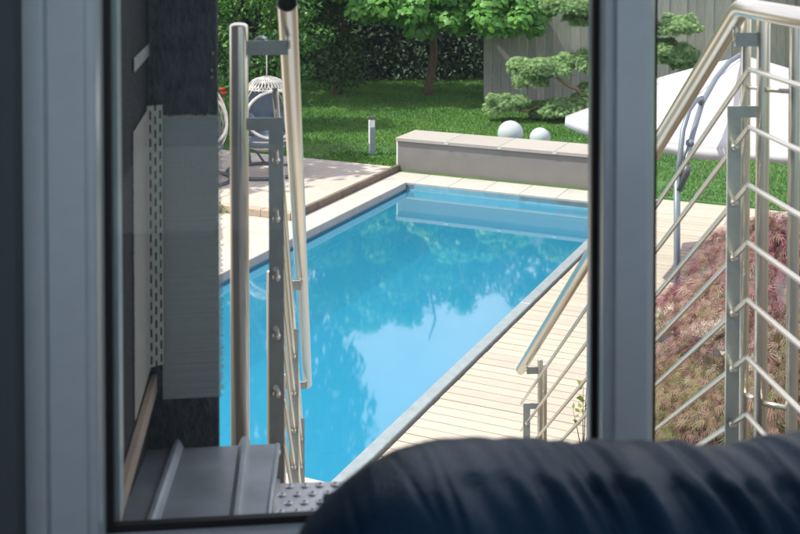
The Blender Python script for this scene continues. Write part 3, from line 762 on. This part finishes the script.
# ================================================================== SOFA (house frame)
sofa = thing('sofa', 'dark navy leather sofa standing with its back to the window', 'sofa', (0, 0, 0), HYAW)
SB = 1.02
sil = [(286, 560), (293, 545), (300, 534), (312, 516), (330, 498), (352, 480), (380, 463), (410, 452), (440, 446), (480, 443.5), (560, 444), (590, 448), (640, 446), (700, 447), (728, 450), (745, 451), (765, 449), (800, 441), (850, 434), (950, 430), (1050, 432), (1120, 445), (1140, 470)]
sil = [(x - 8 if x < 500 else x, y + 17) for x, y in sil]
def cushion(sl, seed, name, folds):
    rn = np.random.default_rng(seed)
    A_ = np.array([hw(x, y, SB).x for x, y in sl]); Z_ = np.array([hw(x, y, SB).z for x, y in sl])
    na, nc = 520, 60
    tt = np.linspace(0, 1, na); tt = tt ** 1.2
    aa = A_[0] + (A_[-1] - A_[0]) * tt; zz = np.interp(aa, A_, Z_)
    for _ in range(3): zz[1:-1] = (zz[:-2] + 2 * zz[1:-1] + zz[2:]) / 4
    endd = np.minimum(aa - A_[0], A_[-1] - aa); thick = .15 * np.clip(endd / .16, 0, 1) ** .45 * 1.0 + .006
    V = []
    for i in range(na):
        for j in range(nc):
            th = math.pi * (j / (nc - 1)) * 1.0           # 0 window side .. pi room side
            c, s_ = math.cos(th), math.sin(th)
            y = SB + thick[i] * np.sign(c) * abs(c) ** .75
            hz = .20
            z = zz[i] - hz + hz * abs(s_) ** .8
            # folds: soft valleys that run down and to the right over the front
            a = aa[i]; u = max(0, (th - .9)) * .11
            dsp = 0
            for (fx, sl_, wd, dp) in folds:
                dp = dp * 1.7
                dd = (a - (fx + sl_ * u)); dsp += -dp * math.exp(-(dd / wd) ** 2) + dp * .6 * math.exp(-((dd - wd * 1.7) / (wd * 1.2)) ** 2)
            amp = math.sin(min(th * .9 + .15, math.pi)) * min(1, endd[i] / .08)
            z += dsp * amp * (.45 if th < 1.7 else 1.0); y -= dsp * amp * .6
            V.append((a, y, z))
        # skirt
    V = np.array(V); ii = np.arange(na * nc).reshape(na, nc)
    Fq = np.stack([ii[:-1, :-1].ravel(), ii[:-1, 1:].ravel(), ii[1:, 1:].ravel(), ii[1:, :-1].ravel()], 1)[:, ::-1]
    return put(name, arr_mesh(name, V, Fq, None, True), 'leather', sofa)
ax = lambda px: hw(px, 450, SB).x
fold1 = [(ax(500), .32, .012, .006), (ax(558), .30, .010, .009), (ax(588), .22, .011, .010), (ax(640), .28, .014, .005), (ax(672), .34, .010, .008), (ax(455), .45, .014, .005), (ax(420), .5, .016, .004), (ax(715), .25, .012, .006), (ax(525), .4, .008, .004), (ax(770), .3, .011, .006), (ax(812), .25, .015, .006), (ax(742), .28, .016, .008), (ax(880), .2, .014, .007), (ax(960), .1, .014, .006)]
rf = random.Random(12)
fold1 += [(ax(rf.uniform(330, 980)), rf.uniform(-.1, .55), rf.uniform(.003, .006), rf.uniform(.0006, .0014)) for _ in range(11)]
cushion(sil, 1, 'back_cushion', fold1)
a0, a1 = ax(300), ax(1130)
MB().box(a0 + .03, a1, .98, 1.30, FLOOR + .08, 2.86, .03).build('backrest', 'leather', sofa)
MB().box(a0 + .03, (a0 + a1) / 2 - .003, .30, .975, FLOOR + .22, FLOOR + .42, .04).build('seat_cushion', 'leather', sofa)
MB().box((a0 + a1) / 2 + .003, a1, .30, .975, FLOOR + .22, FLOOR + .42, .04).build('seat_cushion', 'leather', sofa)
MB().box(a0 + .05, a1 - .02, .34, .97, FLOOR + .06, FLOOR + .218).build('base', 'leather', sofa)
for x in (a0 + .12, a1 - .12):
    for y in (.4, 1.2): MB().tube([(x, y, FLOOR), (x, y, FLOOR + .08)], .025, 12).build('foot', 'dark_metal', sofa)

# ================================================================== GARDEN
# bollard light
bp = gnd(372, 155, .03)
bl = thing('bollard_light', 'short grey square garden light post standing on the lawn', 'garden light', (bp.x, bp.y, .03), R(20))
MB().box(-.05, .05, -.05, .05, 0, .012).build('base_plate', 'dark_metal', bl)
MB().box(-.042, .042, -.042, .042, .012, .44, .003).build('post', 'bollard_grey', bl)
MB().box(-.036, .036, -.036, .036, .44, .555).build('light_head', 'lamp_white', bl)
MB().box(-.042, .042, -.042, .042, .555, .60, .004).build('cap', 'dark_metal', bl)
MB().box(-.0465, -.0425, -.03, .03, .18, .545).build('side_plate', 'lamp_white', bl)
# globes
for (x, yb, rpx, lab) in ((510.5, 147, 13, 'larger pale globe lamp on the lawn behind the cover box, left of the two'), (540, 149, 10.5, 'smaller pale globe lamp on the lawn below the pruned pine, right of the two')):
    q = gnd(x, yb, .03); rr = rpx / F_PX * q.y
    gl = thing('globe_lamp', lab, 'globe lamp', (q.x, q.y, .03), 0, 'globe lamps on the lawn')
    MB().sphere((0, 0, rr + .01), rr, 28, 18).build('globe', 'globe', gl)
    MB().tube([(0, 0, 0), (0, 0, .035)], rr * .4, 16).build('foot', 'dark_metal', gl)

# fence of vertical boards
fa, fb = gnd(478, 98), None
fdir = Vector((math.cos(R(-3)), math.sin(R(-3)), 0))
FY = 22.6; fx0 = (484 - 400) / F_PX * FY
fence = thing('board_fence', 'weathered grey fence of upright wooden boards behind the pruned pine', 'fence', (fx0, FY, 0), R(-3))
bwid = .178
bme = [MB().box(.003, bwid - .003, -.012, .012, .05, 2.75 + h, .004).mesh('board') for h in (0, .015, -.012)]
for m_ in bme: m_.materials.append(M['board'])
for k in range(43):
    put('board', bme[k % 3], None, fence, (k * bwid, random.uniform(-.006, .006), 0))
for zz in (.5, 1.9): MB().box(0, 43 * bwid, .02, .07, zz, zz + .09).build('rail', 'board', fence)
for k in range(5): MB().box(k * 1.85, k * 1.85 + .1, .072, .17, 0, 2.6).build('post', 'board', fence)

def branchy(mb, p, q, r0, r1, rn, seg=8, wob=.06, n=6):
    p, q = Vector(p), Vector(q); L = (q - p).length; pts, rad = [], []
    for i in range(n + 1):
        t = i / n; c = p.lerp(q, t)
        if 0 < i < n: c += Vector((rn.uniform(-1, 1), rn.uniform(-1, 1), rn.uniform(-.5, .5))) * wob * L
        pts.append(c); rad.append(r0 + (r1 - r0) * t)
    mb.tube(pts, r0, seg, radii=rad); return pts

# big-leaved tree
rn = random.Random(8); rng = np.random.default_rng(8)
tb = gnd(429, 97)
ct = thing('catalpa_tree', 'broad-leaved tree with large bright heart-shaped leaves and a thin brown trunk', 'tree', (tb.x, tb.y, 0))
mb = MB(); top = Vector((.12, -.2, 1.9))
branchy(mb, (0, 0, -.05), top, .095, .07, rn, 10, .02)
limbs = [(-1.4, -1.0, 2.3), (1.6, -1.4, 2.2), (.2, 1.2, 4.2), (-.6, -1.1, 4.0), (.9, -1.2, 3.7), (0, 0, 5.0), (2.4, .3, 4.2), (-2.0, .6, 4.6)]
for l_ in limbs: branchy(mb, top - Vector((0, 0, rn.uniform(0, .4))), l_, .055, .02, rn, 7, .05)
mb.build('trunk', 'bark', ct)
def cp(px, py, d): v = at(px, py, d); return (v.x - tb.x, v.y - tb.y, v.z)
bl_ = []
for (px, py, d, r, n) in ((385, 2, 22.3, (.75, .5, .28), 16), (437, 8, 22.0, (.75, .5, .42), 22), (505, 12, 21.7, (.80, .6, .42), 26), (525, 2, 21.8, (.6, .5, .4), 10), (470, -12, 22.2, (1.2, .8, .5), 22), (350, -25, 22.6, (1.1, .9, .4), 14)):
    bl_ += subblobs(rng, cp(px, py, d), r, n, .27)
bl_ += subblobs(rng, (-.7, 0, 3.9), (1.8, 1.4, .8), 26, .45)
p, n = clumps(rng, bl_, 135, .5, None, .8)
n[:, 1] -= .45
put('crown', scatter('crown', p, n, .118, T_HEART, rng, rng.uniform(0, 1, len(p)), droop=1.3, jitter=.34), 'leaf_catalpa', ct)

# hedge wall covered in dark ivy behind the lawn
rng = np.random.default_rng(11)
hedge = thing('ivy_hedge', 'tall dark ivy-covered hedge closing off the lawn behind the broad-leaved tree', 'hedge', (0, 0, 0))
HY = 26.2
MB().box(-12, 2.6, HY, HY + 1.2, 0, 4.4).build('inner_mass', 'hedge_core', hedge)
n0 = 34000
px = rng.uniform(-11, 2.8, n0); pz = rng.uniform(0.0, 4.9, n0) 
py = HY - .12 - .5 * np.abs(np.sin(px * 1.7 + np.sin(pz * 2.1) * 1.2)) * rng.uniform(.1, 1, n0) - .15 * (4.5 - pz) * rng.uniform(0, 1, n0) ** 2
p = np.stack([px, py, pz], 1); n = np.tile(np.array([0, -1, .55]), (n0, 1))
put('foliage', scatter('foliage', p, n, .12, T_LEAF, rng, rng.uniform(0, 1, n0), droop=.8, jitter=.5), 'leaf_ivy', hedge)
hedge2 = thing('garden_hedge', 'green clipped hedge seen through the steel posts beside the fence', 'hedge', (0, 0, 0))
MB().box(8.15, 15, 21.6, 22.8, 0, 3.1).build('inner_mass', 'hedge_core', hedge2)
n0 = 9000
p = np.stack([rng.uniform(7.95, 12, n0), 21.55 - rng.uniform(0, .35, n0), rng.uniform(0, 3.3, n0)], 1)
put('foliage', scatter('foliage', p, np.tile(np.array([-.2, -1, .6]), (n0, 1)), .10, T_LEAF, rng, rng.uniform(0, 1, n0), droop=.5), 'leaf_shrub', hedge2)

# leafy shrubs behind the hanging chairs
def shrub(name, label, cat, loc, blobs, dens, size, m, seed, trunk, group=None, up=.5, jitter=.6, tm=T_LEAF):
    rg = np.random.default_rng(seed); rr = random.Random(seed)
    t = thing(name, label, cat, loc, 0, group)
    mb = MB()
    for (q, r0) in trunk: branchy(mb, (q[0] * .08, q[1] * .08, -.03), q, r0, r0 * .35, rr, 7, .05)
    mb.build('trunk', 'bark', t)
    p, n = clumps(rg, blobs(rg), dens, .5, None, up)
    p[:, 2] = np.maximum(p[:, 2], .05)
    put('crown', scatter('crown', p, n, size, tm, rg, rg.uniform(0, 1, len(p)), droop=.8, jitter=jitter), m, t)
    return t
q = gnd(255, 140)
shrub('leafy_shrub', 'tall bright green shrub behind the hanging egg chair', 'shrub', (-2.5, 19.6, .03),
      lambda rg: subblobs(rg, (0, 0, 1.9), (1.05, .7, 1.3), 60, .34) + subblobs(rg, (-.2, -.2, .7), (.8, .6, .5), 20, .32), 110, .105, 'leaf_shrub', 21, [((.3, .1, 2.6), .05), ((-.4, 0, 2.4), .045), ((.7, -.1, 2.0), .035)])
shrub('leafy_shrub', 'dark spreading shrub at the left end of the ivy hedge', 'shrub', (-1.35, 23.4, .03),
      lambda rg: subblobs(rg, (-.3, 0, 2.1), (.9, .9, .8), 34, .4) + subblobs(rg, (0, -.3, .8), (.45, .4, .6), 16, .34), 80, .11, 'leaf_tree', 22, [((.2, .1, 2.9), .06), ((-.4, 0, 2.7), .05)])
# rose bush with red flowers
rose = shrub('rose_bush', 'rose bush with small red blooms beside the dark wall', 'rose bush', (-2.9, 16.6, .09),
      lambda rg: subblobs(rg, (0, 0, .85), (.40, .35, .7), 22, .18), 120, .06, 'leaf_shrub', 23, [((.1, 0, 1.2), .015), ((-.15, 0, 1.0), .012)])
for (x, y) in ((219.5, 102), (222, 89), (221, 99), (224, 93)):
    q = at(x, y, 16.25) - Vector((-2.9, 16.6, .09))
    mb = MB(); 
    for k in range(5): mb.sphere((q.x + .022 * math.cos(k * 1.257), q.y + .022 * math.sin(k * 1.257), q.z), .024, 8, 6)
    mb.build('bloom', 'petal', rose)

# tall trees around the garden
proto = None
spots = [(-5.5, 16.2, 7.0, 1), (-5.0, 23.2, 8.5, 1), (-8.8, 28.5, 12, .7), (-3.2, 28.2, 13.8, .64), (.9, 30.5, 7.0, 1.3), (5.0, 30.5, 7.6, 1.25), (9.2, 29.5, 7.4, 1.25), (13, 25, 9, 1)]  # tree at the left lawn edge stands out of view to shade the lawn
labs = ['large leafy tree left of the terrace, mostly outside the picture', 'leafy tree out of view at the left lawn edge, added to shade the lawn', 'tall tree rising behind the left part of the ivy hedge',
        'tall tree rising behind the middle of the ivy hedge', 'tall tree rising behind the broad-leaved tree and fence corner', 'tall tree behind the left part of the board fence', 'tall tree behind the right part of the board fence', 'tall tree behind the clipped hedge at far right']
rg = np.random.default_rng(31)
bl_ = subblobs(rg, (0, 0, .66), (.26, .26, .30), 60, .085)
p, n = clumps(rg, bl_, 900, .35, None, .5)
tree_me = scatter('crown', p, n, .036, T_LEAF, rg, rg.uniform(0, 1, len(p)), droop=.6); tree_me.materials.append(M['leaf_tree'])
mb = MB(); rr = random.Random(5); branchy(mb, (0, 0, -.01), (0, 0, .55), .022, .012, rr, 9, .02)
for k in range(8): branchy(mb, (0, 0, .3 + .03 * k), (.22 * math.cos(k * 2.4), .22 * math.sin(k * 2.4), .55 + .03 * k), .009, .003, rr, 6, .05)
trunk_me = mb.mesh('trunk'); trunk_me.materials.append(M['bark'])
for k, ((x, y, h, _), lab) in enumerate(zip(spots, labs)):
    t = thing('garden_tree', lab, 'tree', (x, y, 0), k * 1.3, 'tall trees around the garden'); t.scale = (h * _, h * _, h)
    put('trunk', trunk_me, None, t); put('crown', tree_me, None, t)

# cloud-pruned pine
rng = np.random.default_rng(41); rn = random.Random(41)
PD = 20.2
pt = at(612, 120, PD)
pine = thing('cloud_pruned_pine', 'cloud-pruned pine with flat needle pads in front of the board fence', 'tree', (pt.x, PD, 0))
def pr(px, py, dd=0): q = at(px, py, PD + dd); return Vector((q.x - pt.x, dd, q.z))
mb = MB()
tr = branchy(mb, (0, 0, -.05), pr(607, 60), .13, .08, rn, 10, .03)
branchy(mb, pr(607, 60), pr(600, 5), .08, .05, rn, 8, .05)
for (a, c, r0) in (((606, 108), (545, 72), .05), ((606, 70), (568, 64), .045), ((606, 20), (566, 10), .045), ((608, 112), (505, 108), .04), ((608, 118), (560, 115), .04), ((608, 65), (676, 60), .05), ((605, 40), (676, 30), .045), ((604, 70), (585, 66), .035)):
    branchy(mb, pr(*a), pr(*c, rn.uniform(-.2, .2)), r0, r0 * .45, rn, 8, .06)
mb.build('trunk', 'pinebark', pine)
pads = [((546, 70), 28, 11), ((533, 80), 17, 12), ((560, 64), 16, 8), ((572, 8), 30, 11), ((556, 3), 18, 8), ((583, 22), 14, 9), ((587, 66), 13, 13), ((505, 106), 18, 9), ((497, 101), 9, 6),
        ((566, 110), 24, 10), ((548, 114), 16, 9), ((585, 102), 16, 8), ((578, 130), 26, 8), ((672, 30), 22, 10), ((680, 25), 13, 9), ((670, 57), 24, 12), ((682, 66), 12, 10), ((664, 45), 14, 6), ((620, -10), 25, 12), ((625, 45), 22, 12), ((600, 90), 18, 8)]
for (c, rx, rz) in pads:
    s_ = PD / F_PX; cc = pr(*c, rn.uniform(-.12, .12))
    rw, rh = rx * s_ * 1.2, rz * s_ * 1.45
    bl_ = [(tuple(cc), (rw * .8, rw * .75, rh * .8))] + [((cc.x + rn.uniform(-.8, .8) * rw, cc.y + rn.uniform(-.6, .6) * rw, cc.z + rn.uniform(-.3, .5) * rh), (rw * .38, rw * .38, rh * .5)) for _ in range(7)]
    p, n = clumps(rng, bl_, 1200, .55, -.35, 1.0)
    put('needle_pad', scatter('needle_pad', p, n, .072, T_NEEDLE, rng, np.clip(rng.normal(.5, .28, len(p)), 0, 1), droop=-.6, jitter=.7), 'needle', pine)

# weeping maple in the bed at the right
rng = np.random.default_rng(51); rn = random.Random(51)
mc = Vector((2.72, 7.5, .03))
mp_ = thing('weeping_maple', 'low weeping maple with feathery red and olive leaves behind the right railing', 'shrub', mc)
mb = MB()
for k in range(14):
    a = k * 2.4; r_ = rn.uniform(.5, 1.0)
    p1 = Vector((.35 * r_ * math.cos(a), .3 * r_ * math.sin(a), rn.uniform(.9, 1.25))); p2 = Vector((1.0 * r_ * math.cos(a), .85 * r_ * math.sin(a), rn.uniform(.35, .9)))
    branchy(mb, (0, 0, -.05), p1, .03, .014, rn, 6, .06); branchy(mb, p1, p2, .012, .003, rn, 5, .06)
mb.build('trunk', 'bark', mp_)
P_, D_l, T_l, Z_l = [], [], [], []
for k in range(165):
    th = rng.uniform(0, 2 * math.pi); cz = rng.uniform(0.04, 1) ** .8; lump = 1 + .10 * math.sin(th * 3.1 + 1) + .07 * math.sin(th * 7.3)
    rad = math.sqrt(1 - (cz * .985) ** 2) ** .75 * lump * rng.uniform(.74, 1.07)
    c = np.array([1.16 * rad * math.cos(th), .98 * rad * math.sin(th), 1.50 * cz]); c[2] += .10 * np.clip(c[0], -1, 1)
    o_ = np.array([math.cos(th), math.sin(th), 0]); e_ = np.array([-o_[1], o_[0], 0])
    m_ = 165; u1 = rng.normal(0, .10, m_); u2 = rng.normal(0, .085, m_); u3 = rng.normal(0, .018, m_)
    p = c + u1[:, None] * o_ + u2[:, None] * e_; p[:, 2] += u3 - .75 * np.clip(u1 + .05, -.05, 1) - 1.5 * u2 ** 2
    P_.append(p); D_l.append(np.tile(np.append(o_[:2] * .9, -1.0), (m_, 1))); Z_l.append(np.tile(np.append(o_[:2] * .7, .8), (m_, 1)))
    T_l.append(np.clip(.02 + .78 * cz + rng.normal(0, .18) + rng.normal(0, .24, m_), 0, 1))
p = np.concatenate(P_); p[:, 2] = np.maximum(p[:, 2], .03)
put('crown', scatter('crown', p, np.concatenate(Z_l), .085, T_MAPLE, rng, np.concatenate(T_l), jitter=.6, dirv=np.concatenate(D_l)), 'maple', mp_)
# sprig in the bed corner
sg = gnd(583, 447)
sprig = thing('sapling', 'thin young sprig with a few yellow-green leaves by the lower stair post', 'plant', (sg.x, sg.y, 0))
mb = MB(); lp = []
for (dx, h) in ((0, .42), (.05, .30), (-.05, .26), (.02, .5)):
    pts = [Vector((dx * .3, 0, 0)), Vector((dx * .8, .01, h * .5)), Vector((dx * 1.4, 0, h))]; mb.tube(pts, .004, 5, radii=[.004, .003, .0015])
    for q in (pts[2], pts[1].lerp(pts[2], .6), pts[1].lerp(pts[2], .25)):
        for _ in range(2): lp.append((q.x + rn.uniform(-.015, .015), q.y, q.z))
mb.build('stem', 'bark', sprig)
lp = np.array(lp); put('foliage', scatter('foliage', lp, np.tile([0, -.6, .7], (len(lp), 1)), .055, T_LEAF, rng, rng.uniform(0, 1, len(lp))), 'sprig', sprig)
# weeds at the patio step
sg = pw(T_EDGE - 1.15, S_STEP - .06); 
wd = thing('weed_tuft', 'small tuft of green weeds at the foot of the patio step', 'plant', (sg.x, sg.y, .012))
lp = np.stack([rng.normal(0, .14, 160), rng.normal(0, .04, 160), np.abs(rng.normal(0, .05, 160))], 1)
put('foliage', scatter('foliage', lp, np.tile([0, -.5, .8], (160, 1)), .05, T_LEAF, rng, rng.uniform(0, 1, 160)), 'sprig', wd)
# gravel stones under the maple
st = MB().sphere((0, 0, 0), .03, 8, 5, (1, .8, .55)).mesh('pebble')
gv = thing('pebble_patch', 'scattered pale pebbles on the soil below the weeping maple', 'pebbles', (0, 0, 0)); 
st.materials.append(M['gravel'])
for k in range(90):
    q = pw(rn.uniform(1.4, 3.6), rn.uniform(-1.2, 1.4), .045); o = put('pebble', st, None, gv, q, rn.uniform(0, 6)); sc = rn.uniform(.5, 1.3); o.scale = (sc, sc, sc)

# banana parasol
cx, cy = 3.42, 10.95
AZ, RZ, RR = 2.26, 1.66, 1.78
par = thing('parasol', 'large white canvas parasol hung from a curved grey tube pole', 'parasol', (cx, cy, 0))
mb = MB(); nr, npan = 10, 8; ns = npan * 8
vs = [(0, 0, AZ)]
rot0 = R(180)
for i in range(1, nr + 1):
    t = i / nr
    for k in range(ns):
        a = rot0 + 2 * math.pi * k / ns; fr = (k % 8) / 8; e = 4 * fr * (1 - fr)
        # straight chord between ribs, sagging cloth
        ch = math.cos(math.pi / npan) / math.cos((fr - .5) * 2 * math.pi / npan)
        r_ = RR * t * (ch * .97 + .03 * (1 - e))
        z = AZ - (AZ - RZ) * (t ** 1.12) - .035 * e * t
        vs.append((r_ * math.cos(a), r_ * math.sin(a), z))
fs = [(0, 1 + k, 1 + (k + 1) % ns) for k in range(ns)]
for i in range(nr - 1):
    for k in range(ns):
        k2 = (k + 1) % ns; fs.append((1 + i * ns + k, 1 + (i + 1) * ns + k, 1 + (i + 1) * ns + k2, 1 + i * ns + k2))
mb.add(vs, fs, True)
can = mb.build('canopy', 'canvas', par)
sol = can.modifiers.new('thick', 'SOLIDIFY'); sol.thickness = .004; sol.offset = -1
mb = MB(); last = vs[-ns:]
mb.add([q for q in last] + [(q[0] * 1.006, q[1] * 1.006, q[2] - .09 - .012 * math.sin(k * 1.3)) for k, q in enumerate(last)], [(k, ns + k, ns + (k + 1) % ns, (k + 1) % ns) for k in range(ns)], True)
vo = mb.build('valance', 'canvas', par); sol = vo.modifiers.new('thick', 'SOLIDIFY'); sol.thickness = .003
for k in range(8):
    a = rot0 + 2 * math.pi * k / 8
    MB().tube([(RR * t_ * math.cos(a), RR * t_ * math.sin(a), AZ - (AZ - RZ) * (t_ ** 1.12) + .002) for t_ in (.03, .25, .5, .75, 1.0)], .006, 6).build('canopy_seam', 'canvas', par)
    MB().tube([(.04 * math.cos(a), .04 * math.sin(a), AZ - .04), (RR * .97 * math.cos(a), RR * .97 * math.sin(a), RZ - .02)], .009, 6).build('rib', 'grey_tube', par)
MB().dome_tube((0, 0, AZ - .25), (0, 0, AZ + .1), .03).build('hub', 'grey_tube', par)
PDD = 9.1
def q_(px, py, d): v = at(px, py, d); return Vector((v.x - cx, v.y - cy, v.z))
base = q_(677, 355, PDD); base.z = 0
MB().tube([base, q_(677, 176, PDD)], .027, 14).build('pole', 'grey_tube', par)
MB().tube([q_(678, 190, PDD), q_(686, 172, PDD), q_(688, 165, PDD)], .034, 12).build('clamp', 'dark_metal', par)
ctrl = [(684, 176, 9.1), (687, 158, 9.12), (693, 133, 9.3), (702, 103, 9.6), (716, 78, 10.0), (729, 62, 10.5), (742, 53.5, 10.9), (746, 53.5, 10.95)]
MB().tube([q_(*c) for c in ctrl], .024, 14).build('curved_arm', 'grey_tube', par)
MB().tube([q_(677, 180, 9.1), q_(679.5, 160, 9.1), q_(683, 130, 9.2), (q_(689, 110, 9.32)), q_(696, 100, 9.45), q_(702, 98, 9.58)], .022, 14).build('brace_arm', 'grey_tube', par)
for c in ((701, 101, 9.57), (690, 143, 9.2)): 
    v = q_(*c); MB().sphere(v, .036, 12, 8).build('joint', 'grey_tube', par)
MB().prism([(base.x + .35 * math.cos(k * math.pi / 4 + .4), base.y + .35 * math.sin(k * math.pi / 4 + .4)) for k in range(8)], .013, .06).build('base_weight', 'dark_metal', par)

# hanging egg chairs
def egg_chair(loc, rz, label, cush_col='cushion'):
    t = thing('hanging_egg_chair', label, 'hanging chair', loc, rz, 'white hanging egg chairs on the terrace')
    H0, H1, RX = .34, 1.37, .44                    # bottom, top, half width of the shell
    zc = (H0 + H1) / 2
    def egg(ph, th):
        z = zc + (H1 - H0) / 2 * math.cos(ph); k = math.sin(ph) ** .85 * (1.0 + .10 * -math.cos(ph))
        return Vector((RX * k * math.cos(th), RX * .92 * k * math.sin(th), z))
    opening = lambda th: abs(((th + math.pi / 2 + math.pi) % (2 * math.pi)) - math.pi) < R(62)    # open towards -y
    mb = MB(); nl = 34
    for k in range(nl):                             # two families of twisted canes
        for tw in (1, -1):
            pts = []
            for i in range(17):
                ph = .12 + (math.pi - .24) * i / 16; th = 2 * math.pi * k / nl + tw * .55 * (i / 16 - .5) * 2
                if opening(th) and .85 < ph < 2.15:
                    if len(pts) > 1: mb.tube(pts, .0085, 5)
                    pts = []; continue
                pts.append(egg(ph, th))
            if len(pts) > 1: mb.tube(pts, .0085, 5)
    for ph in (.12, .45, .8, 2.3, 2.65, math.pi - .12):
        mb.tube([egg(ph, 2 * math.pi * i / 32) for i in range(33)], .011, 6)
    mb.build('woven_shell', 'wicker', t)
    rim = []
    for i in range(33):
        a = 2 * math.pi * i / 32; ph = 1.5 + .68 * math.cos(a); th = -math.pi / 2 + R(62) * math.sin(a); rim.append(egg(ph, th) * 1.0)
    MB().tube(rim, .02, 8).build('opening_rim', 'wicker', t)
    MB().sphere((0, .02, H0 + .16), .4, 20, 12, (1, .9, .33)).build('seat_cushion', 'cushion', t)
    MB().sphere((0, .26, zc + .02), .36, 20, 14, (.95, .38, 1.0)).build('back_cushion', 'cushion', t)
    MB().sphere((-.26, .02, H0 + .38), .17, 16, 10, (.55, 1.2, 1)).build('side_cushion', 'cushion', t)
    MB().sphere((.26, .02, H0 + .38), .17, 16, 10, (.55, 1.2, 1)).build('side_cushion', 'cushion', t)
    st = [(0, .62, .04), (0, .78, .5), (0, .80, 1.1), (0, .68, 1.6), (0, .40, 1.90), (0, .12, 1.93), (0, 0, 1.88)]
    pts = []
    for i in range(len(st) - 1):
        a, c = Vector(st[i]), Vector(st[i + 1]); pts += [a, a.lerp(c, .5)]
    pts.append(Vector(st[-1]))
    for _ in range(2): pts = [pts[0]] + [(pts[i - 1] + pts[i] * 2 + pts[i + 1]) / 4 for i in range(1, len(pts) - 1)] + [pts[-1]]
    MB().tube(pts, .026, 10).build('curved_stand', 'grey_tube', t)
    MB().tube([(0, 0, 1.88), (0, 0, H1 - .02)], .010, 8).build('chain', 'wicker', t)
    MB().tube([(.52 * math.cos(2 * math.pi * i / 28), .1 + .52 * math.sin(2 * math.pi * i / 28), .03) for i in range(29)], .024, 8).build('base_ring', 'dark_metal', t)
    for s_ in (-1, 1): MB().tube([(s_ * .2, .56, .04), (s_ * .1, .66, .22), (0, .73, .34)], .018, 8).build('base_brace', 'dark_metal', t)
    return t
e1 = gnd(267, 174, .1)
egg_chair((e1.x, e1.y, .098), R(30), 'white hanging egg chair with blue-grey cushions between the left stair posts')
e2 = gnd(195, 183, .1)
egg_chair((e2.x, e2.y, .098), R(25), 'white hanging egg chair mostly hidden behind the unfinished wall')
